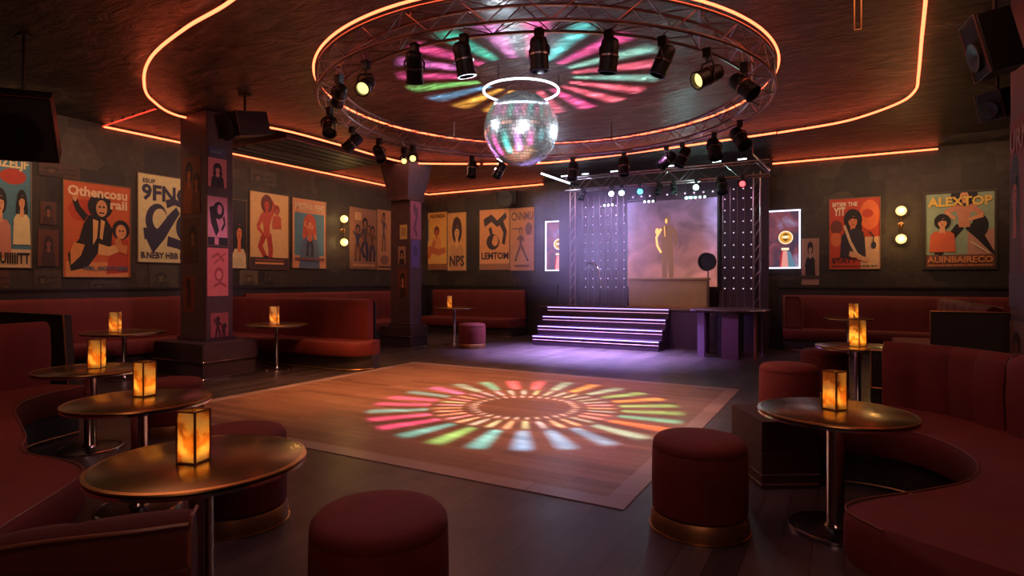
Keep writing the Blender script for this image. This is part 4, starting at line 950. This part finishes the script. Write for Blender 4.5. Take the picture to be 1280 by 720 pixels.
# round counter right of the stairs
p = G(911, 12.05)
t = thing('round_counter', 'round high counter with glossy rim and purple panel legs right of the stage stairs', 'counter', p)
r = .745; h = .95
MB().lathe([(r-.02, h-.06), (r, h-.05), (r, h-.01), (r-.01, h), (1e-4, h)], 'plinth', 56).build('countertop', t)
MB().lathe([(r-.002, h-.045), (r+.012, h-.04), (r+.012, h-.018), (r-.002, h-.012)], 'chrome', 56, closed=True).build('edge_band', t)
MB().lathe([(.22, 0), (.22, h-.06)], 'stage_body', 24).build('core', t)
mat('purple_panel', (.12, .06, .13), .4)
mat('copper_panel', (.25, .09, .05), .35, .5)
for k, (an, m, w) in enumerate(((-58, 'copper_panel', .03), (-108, 'purple_panel', .15), (-165, 'purple_panel', .12), (120, 'purple_panel', .12), (30, 'purple_panel', .12), (-20, 'purple_panel', .05))):
    mt = Matrix.Rotation(R(an+29), 4, 'Z')
    MB().box(r-.14, r-.10, -w, w, 0, h-.06, m, mt).build('leg_panel', t)
# stage rig: box truss with lamps
def box_truss(A, B, label, s=.3):
    A, B = Vector(A), Vector(B); L = (B-A).length
    t = thing('stage_truss', label, 'truss', A); u = (B-A).normalized(); v = Vector((-u.y, u.x, 0)).normalized(); w = Vector((0, 0, 1))
    c = {}
    for i in (0, 1):
        for j in (0, 1):
            o = v*(s*i)+w*(s*j); MB().tube([o, o+u*L], .02, 'truss_metal', 8).build('chord', t)
    n = int(L/.3); mb = MB()
    for k in range(n):
        a, b = u*(L*k/n), u*(L*(k+1)/n); z0, z1 = (0, s) if k % 2 else (s, 0)
        for o in (Vector(), v*s): mb.tube([a+o+w*z0, b+o+w*z1], .008, 'truss_metal', 5)
        for z in (0, s): mb.tube([a+w*z+(v*s if k % 2 else Vector()), b+w*z+(Vector() if k % 2 else v*s)], .008, 'truss_metal', 5)
    mb.build('lacing', t)
    return t
TA = on_y(706, 224, 13.2); TBb = on_y(962, 224, 13.2)
ZR = 3.72
box_truss((TA.x, 13.2, ZR), (TBb.x, 13.2, ZR), 'straight box truss crossing above the stage front')
# lamps on the stage rig
rig = [(728, None, 'black'), (764, 'lamp_white', ''), (777, 'lamp_teal', ''), (800, 'lamp_cyan', ''), (823, None, ''), (842, None, ''), (870, 'lamp_teal', ''), (902, None, ''), (928, 'lamp_red', '')]
rl = {728: 'black spotlight at the left end of the stage rig', 764: 'white lamp left on the stage rig near the ball', 777: 'pale teal lamp on the stage rig left of the screen', 800: 'cyan lamp on the stage rig above the screen edge',
      823: 'black unlit spotlight on the stage rig right of the cyan lamp', 842: 'black unlit spotlight on the stage rig above the screen middle', 870: 'brightest teal white lamp on the stage rig', 902: 'large black spotlight on the stage rig right of the bright teal lamp', 928: 'red lamp at the right of the stage rig'}
for px, lamp, _ in rig:
    q = on_y(px, 230, 13.15); c = Vector((q.x, 13.15, ZR-.02))
    par_can(c, Vector((-c.x*.8, -c.y*.8, CH-c.z-.6)) if lamp else Vector((.2*(1 if px > 840 else -1), -.5, -1)), rl[px], lamp, 1.15 if px != 902 else 1.7, .10, group='lamps on the stage rig')
# led battens: short bars with white leds
for px, n, dz, lab in ((757, 3, -.42, 'short bar of white lights under the left of the stage rig'), (808, 3, -.40, 'short bar of white lights in the middle of the stage rig'), (867, 5, -.38, 'short bar of five white lights under the bright teal lamp')):
    q = on_y(px, 230, 13.0); w = n*.085
    t = thing('led_bar', lab, 'led bar', (q.x, 13.22, ZR+dz), group='short led bars on the stage rig')
    MB().box(-w/2-.03, w/2+.03, -.03, .03, -.03, .03, 'black_metal').build('casing', t)
    MB().tube([(-w/2, 0, .03), (-w/2, 0, -dz-.01)], .006, 'black_metal', 5).tube([(w/2, 0, .03), (w/2, 0, -dz-.01)], .006, 'black_metal', 5).build('bracket', t)
    for k in range(n): MB().ball(((k+.5)*.085*1.15-w*1.15/2, -.035, -.01), .026, 'lamp_white', 10, 8).build('led', t)
for px, py, m, lab in ((706, 214, 'lamp_white', 'left'), (732, 217, 'lamp_white', 'second'), (768, 214, 'lamp_white', 'third'), (838, 210, 'lamp_white', 'fourth'), (896, 204, 'lamp_teal', 'teal'), (928, 201, 'lamp_white', 'last')):
    q = on_y(px, py, 13.15)
    t = thing('led_bar', {'left': 'flat white light on the top of the stage rig, leftmost', 'second': 'flat white light on the top of the stage rig, second from the left', 'third': 'flat white light on the top of the rig left of the cyan lamp',
              'fourth': 'flat white light on the top of the rig right of the cyan lamp', 'teal': 'flat teal light on the top of the rig above the large black spotlight', 'last': 'flat white light on the top of the rig above the red lamp'}[lab], 'light', (q.x, 13.17, ZR+.322), group='flat lights lying on the stage rig')
    MB().box(-.10, .10, -.04, .04, 0, .03, 'black_metal').build('casing', t); MB().box(-.085, .085, -.045, -.038, .003, .027, m).build('lit_face', t)
# white tube and steel arm at the rig's ends
a = on_z(677, 217, 3.98); b = on_y(722, 234, 13.2)
t = thing('white_light_tube', 'slanting white glowing tube leading to the left end of the stage rig', 'tube light', at_d(677, 217, 13.0))
o0 = at_d(677, 217, 13.0); MB().tube([(0, 0, 0), at_d(712, 229, 14.2)-o0], .022, 'white_tube', 8).build('glass_tube', t); MB().tube([at_d(712, 229, 14.2)-o0, at_d(724, 232, 14.35)-o0], .03, 'black_metal', 8).build('end_cap', t)
o0 = at_d(941, 192, 11.6); t = thing('rig_arm', 'slanting steel arm at the right end of the stage rig', 'arm', o0)
MB().tube([(0, 0, 0), at_d(962, 213, 12.5)-o0], .022, 'chrome', 8).build('arm', t); MB().tube([(0, 0, 0), (0, 0, HC-o0.z)], .008, 'truss_metal', 6).build('hanger', t)

# ---------------------------------------------------------------- speakers and ceiling pieces
def speaker(loc, aim, w, h, d, label, edge=False, hang=True, wall=None, grp='black loudspeakers'):
    t = thing('loudspeaker', label, 'loudspeaker', loc, group=grp)
    q = Vector(aim).to_track_quat('-Y', 'Z').to_matrix().to_4x4()
    pr = [(-w/2, -d/2), (w/2, -d/2), (w*.36, d/2), (-w*.36, d/2)]
    MB().prism(pr, -h/2, h/2, 'black_metal', q).build('cabinet', t, bevel=.012)
    MB().box(-w/2+.02, w/2-.02, -d/2-.012, -d/2, -h/2+.02, h/2-.02, 'black_grille', q).build('grille', t)
    MB().lathe([(.02, 0), (w*.30, .03), (w*.36, .03), (w*.36, .0)], 'black_metal', 24, q @ Matrix.Translation((0, -d/2-.012, -h*.12)) @ Matrix.Rotation(R(90), 4, 'X')).build('cone', t)
    mb = MB(); c = [q @ Vector((x, -d/2-.014, z)) for x, z in ((-w/2, -h/2), (w/2, -h/2), (w/2, h/2), (-w/2, h/2))]
    mb.tube(c, .009, 'speaker_edge', 5, True); mb.build('front_edge', t)
    if hang:
        z = HC-loc[2]
        MB().tube([(0, 0, 0), (0, 0, z)], .018, 'black_metal', 8).box(-.08, .08, -.05, .05, z-.015, z, 'black_metal').build('bracket', t)
    elif wall: MB().tube([(0, 0, 0), Vector(wall)], .03, 'black_metal', 8).build('bracket', t)
    return t
speaker(at_d(306, 156, 8.7), Vector((.02, -1, -.24)), .50, .34, .58, 'black ceiling speaker in front of the near poster pillar')
speaker(at_d(30, 156, 6.6), Vector((.6, -.5, -.35)), 0.70, .70, .45, 'large black speaker hung at the upper left edge of the photo')
speaker(at_d(1243, 55, 5.0), Vector((-1, -.15, -.25)), .34, .50, .26, 'black speaker with a thin red edge at the upper right')
speaker(at_d(1247, 130, 7.5), Vector((-.8, -.8, -.35)), .3, .35, .25, 'small dark speaker below the red-edged one at the upper right')
p = on_y(640, 248, YB); speaker((p.x, YB-.22, p.z), Vector((.1, -1, -.15)), .62, .36, .3, 'small black speaker on the back wall above the swirl poster', hang=False, wall=(0, .22, 0))
# ceiling vent and rods
p = on_z(385, 192, HC)
t = thing('air_vent', 'long slatted air vent in the ceiling left of the ring truss', 'vent', (p.x, p.y, HC))
MB().box(-1.0, 1.0, -1.4, 1.4, -.07, 0, 'dark_panel').build('tray', t)
for k in range(7): MB().box(-.9+k*.29, -.9+k*.29+.05, -1.3, 1.3, -.085, -.07, 'dark_panel').build('slat', t)
MB().tube([(-1, -1.4, -.075), (1, -1.4, -.075), (1, 1.4, -.075), (-1, 1.4, -.075)], .012, 'brass_worn', 6, True).build('rim', t)
o0 = at_d(1068, 38, 5.0); t = thing('hanging_rods', 'pair of thin brass rods hanging from the ceiling at the top right', 'rods', o0)
for dx in (0, .05): MB().tube([(dx, 0, 0), (dx, .0, HC-o0.z)], .006, 'brass', 6).build('rod', t)
MB().tube([(0, 0, 0), (.05, 0, 0)], .006, 'brass', 6).build('crosspiece', t)

# ---------------------------------------------------------------- lights
def gobo(loc, aim, energy, spot, H, N, rings, name):
    """an added unseen spot whose colour nodes draw a rosette of coloured slots; rings = (r0, r1, duty, saturation, phase) on the surface at distance H"""
    l = light(name, 'SPOT', loc, energy, (1, 1, 1), aim, .012, spot, .05)
    L_ = l.data; L_.use_nodes = True; nt = L_.node_tree; L = nt.links
    em = [n for n in nt.nodes if n.type == 'EMISSION'][0]
    tc = nd(nt, 'ShaderNodeTexCoord'); sx = nd(nt, 'ShaderNodeSeparateXYZ'); L.new(tc.outputs['Normal'], sx.inputs[0])
    def ma(op, a, b=None, c=None):
        n = nd(nt, 'ShaderNodeMath', operation=op)
        for i, v in enumerate((a, b, c)):
            if v is None: continue
            if isinstance(v, (int, float)): n.inputs[i].default_value = v
            else: L.new(v, n.inputs[i])
        return n.outputs[0]
    z = ma('ABSOLUTE', sx.outputs[2]); x = ma('DIVIDE', sx.outputs[0], z); y = ma('DIVIDE', sx.outputs[1], z)
    r = ma('MULTIPLY', ma('SQRT', ma('ADD', ma('MULTIPLY', x, x), ma('MULTIPLY', y, y))), H)
    an = ma('ADD', ma('DIVIDE', ma('ARCTAN2', y, x), 2*math.pi), .5)
    tot = None
    for r0, r1, duty, sat, ph, n_, gain, soft in rings:
        a = ma('ADD', ma('MULTIPLY', an, n_), ph); idx = ma('MODULO', ma('FLOOR', a), n_); fr = ma('FRACT', a)
        d = ma('ABSOLUTE', ma('SUBTRACT', fr, .5))
        m1 = nd(nt, 'ShaderNodeMapRange', interpolation_type='SMOOTHSTEP'); L.new(d, m1.inputs[0]); m1.inputs[1].default_value = duty/2+soft; m1.inputs[2].default_value = max(0, duty/2-soft)
        m1.inputs[3].default_value = 0; m1.inputs[4].default_value = 1
        m2 = nd(nt, 'ShaderNodeMapRange', interpolation_type='SMOOTHSTEP'); L.new(r, m2.inputs[0]); m2.inputs[1].default_value = r0-.03; m2.inputs[2].default_value = r0+.05
        m3 = nd(nt, 'ShaderNodeMapRange', interpolation_type='SMOOTHSTEP'); L.new(r, m3.inputs[0]); m3.inputs[1].default_value = r1+.06; m3.inputs[2].default_value = r1-.10
        mm = ma('MULTIPLY', ma('MULTIPLY', m1.outputs[0], m2.outputs[0]), ma('MULTIPLY', m3.outputs[0], gain))
        wn = nd(nt, 'ShaderNodeTexWhiteNoise', noise_dimensions='1D'); L.new(ma('ADD', idx, ph*17+.5), wn.inputs['W'])
        cr = nd(nt, 'ShaderNodeValToRGB'); cr.color_ramp.interpolation = 'CONSTANT'
        cols = [(.05, .65, .75), (1, .16, .30), (1, .28, .06), (.1, .45, .9), (.75, .2, .85), (.95, .55, .08), (.2, .85, .25), (.03, .75, .6), (1, .1, .5), (.25, .75, .7)]
        e = cr.color_ramp.elements
        while len(e) < len(cols): e.new(.5)
        for i, c in enumerate(cols):
            e[i].position = i/len(cols); e[i].color = (*[v*sat+(1-sat)*.85 for v in c], 1)
        L.new(wn.outputs['Value'], cr.inputs[0])
        vm = nd(nt, 'ShaderNodeVectorMath', operation='SCALE'); L.new(cr.outputs[0], vm.inputs[0]); L.new(mm, vm.inputs['Scale'])
        if tot is None: tot = vm.outputs[0]
        else:
            ad = nd(nt, 'ShaderNodeVectorMath', operation='ADD'); L.new(tot, ad.inputs[0]); L.new(vm.outputs[0], ad.inputs[1]); tot = ad.outputs[0]
    L.new(tot, em.inputs['Color']); em.inputs['Strength'].default_value = 1
    return l
fp = (-3.33, 6.24, 0)  # unseen spots added to throw the mirror ball's rosettes on floor and ceiling
gobo((-3.33, 6.24, 2.95), fp, 4200, 75, 2.95, 28, [(.56, .66, .36, .12, .1, 34, .9, .25), (.74, 1.08, .28, .5, .3, 34, .8, .24), (1.14, 1.84, .30, .95, .7, 27, 1.0, .24)], 'floor_rosette_added_spot')
gobo((bc.x+.06, bc.y+.1, .35), (bc.x+.06, bc.y+.1, HC), 21000, 50, HC-.35, 22, [(.60, 1.76, .42, .97, .2, 20, 1.0, .2)], 'ceiling_rosette_added_spot')

warm = (1, .55, .28)
# warm wash on the dance floor from the ring
light('dance_wash_left', 'SPOT', (-5.4, 5.6, 3.6), 900, (1, .42, .14), (-6.0, 6.4, 0), .25, 80, 1)
light('dance_wash_right', 'SPOT', (-2.4, 6.0, 3.6), 700, (1, .45, .30), (-2.6, 6.4, 0), .25, 85, 1)
light('dance_wash_mid', 'SPOT', (-4.4, 8.4, 3.6), 480, (1, .45, .25), (-4.4, 7.8, 0), .25, 85, 1)
# violet wash before the stage
sl = light('stage_wash', 'AREA', (-4.8, 11.9, 3.5), 560, (.52, .40, 1), (-4.8, 11.5, 0), 2.6, sy=.3); sl.data.spread = R(62)
light('rig_lamp_teal', 'POINT', (-3.0, 12.95, 3.35), 24, (.45, 1, .95), size=.08)
light('rig_lamp_left', 'POINT', (-5.9, 12.7, 3.5), 22, (.6, .75, 1), size=.08)
light('counter_wash', 'SPOT', (-2.6, 9.5, 3.6), 500, (.9, .35, .9), (-2.2, 12.6, .6), .2, 36, .8)
light('stage_front_wash', 'SPOT', (-4.2, 9.9, 3.6), 260, (1, .6, .5), (-4.2, 13.8, 1.0), .2, 55, .8)
light('stage_fill', 'AREA', (-4.2, 13.5, 3.55), 22, (.85, .35, .8), (-4.2, 14.6, 1.6), 3.5, sy=.4)
# unseen area lights added near the ceiling to brighten walls and posters
light('wall_wash_left', 'AREA', (XL+1.5, 8.6, HC-.25), 52, (1, .56, .34), (XL, 8.6, 2.0), 9.5, sy=.15)
light('wall_wash_left_near', 'AREA', (XL+1.5, 3.0, HC-.25), 32, (1, .60, .34), (XL, 3.6, 2.0), 3.0, sy=.15)
light('wall_wash_back', 'AREA', (-8.5, YB-1.5, HC-.25), 28, (1, .60, .36), (-8.5, YB, 2.0), 3.2, sy=.15)
light('wall_wash_back_right', 'AREA', (1.0, YB-1.5, HC-.25), 34, (1, .58, .34), (1.0, YB, 2.0), 3.6, sy=.15)
# unseen area lights added under the ceiling as soft general fill
light('soft_fill_left', 'AREA', (-5.0, 2.2, HC-.1), 26, (1, .40, .24), (-5.0, 2.4, 0), 2.2)
light('soft_fill_right', 'AREA', (.2, 5.0, HC-.1), 17, (1, .38, .22), (.2, 5.0, 0), 1.8)
light('soft_fill_far', 'AREA', (-7.6, 9.6, HC-.1), 40, (1, .42, .28), (-7.6, 9.6, 0), 2.5)
light('fill_light_behind', 'AREA', (.6, -1.8, 3.4), 26, (1, .50, .36), (-1.0, 3.4, .4), 2.2)  # unseen fill added behind the camera to lift the front faces
light('soft_fill_near', 'AREA', (-1.8, 2.6, HC-.1), 30, (.75, .5, .60), (-1.6, 1.6, 0), 2.0)
# unseen spots added to brighten the mirror ball and its rim
light('ball_added_spot', 'SPOT', (-2.2, 4.6, 3.3), 800, (.85, .95, 1), bc, .10, 26, .4)
light('ball_added_spot_far_left', 'SPOT', (-5.6, 9.2, 3.5), 1300, (.75, .9, 1), bc, .10, 24, .4)
light('ball_added_spot_far_right', 'SPOT', (-1.9, 9.0, 3.6), 1300, (.75, .9, 1), bc, .10, 24, .4)
light('ball_added_spot_low', 'SPOT', (-2.6, 3.9, 2.6), 160, (1, .55, .6), bc, .10, 22, .4)
light('ball_added_spot_left', 'SPOT', (-5.8, 5.2, 3.9), 380, (.8, .95, 1), bc, .10, 26, .4)
light('pillar_spot', 'SPOT', (-6.0, 5.8, 3.6), 170, (.95, .5, .7), (-8.9, 6.1, 1.4), .15, 50, .8)

hz = MB().ball((0, 0, 0), 1, 'velvet', 32, 20, None, (3.6, 2.5, 1.75)).build('haze', loc=(-4.1, 12.1, 2.4))
m = bpy.data.materials.new('haze'); m.use_nodes = True; nt = m.node_tree; nt.nodes.clear()
o = nt.nodes.new('ShaderNodeOutputMaterial'); v = nt.nodes.new('ShaderNodeVolumeScatter'); v.inputs['Density'].default_value = .024; v.inputs['Anisotropy'].default_value = .2
tc = nt.nodes.new('ShaderNodeTexCoord'); ln = nt.nodes.new('ShaderNodeVectorMath'); ln.operation = 'LENGTH'; mpp = nt.nodes.new('ShaderNodeMapping')
mpp.inputs['Scale'].default_value = (1/3.6, 1/2.5, 1/1.75); mr = nt.nodes.new('ShaderNodeMapRange'); mr.interpolation_type = 'SMOOTHSTEP'
mr.inputs[1].default_value = 1; mr.inputs[2].default_value = .1; mr.inputs[3].default_value = 0; mr.inputs[4].default_value = .024
nt.links.new(tc.outputs['Object'], mpp.inputs[0]); nt.links.new(mpp.outputs[0], ln.inputs[0]); nt.links.new(ln.outputs['Value'], mr.inputs[0]); nt.links.new(mr.outputs[0], v.inputs['Density'])
nt.links.new(v.outputs[0], o.inputs['Volume']); hz.data.materials[0] = m
tag(hz, 'thin violet-lit haze hanging before the stage', 'haze', kind='stuff')
w = bpy.data.worlds.new('world'); scn.world = w; w.use_nodes = True
w.node_tree.nodes['Background'].inputs[0].default_value = (.02, .012, .012, 1)
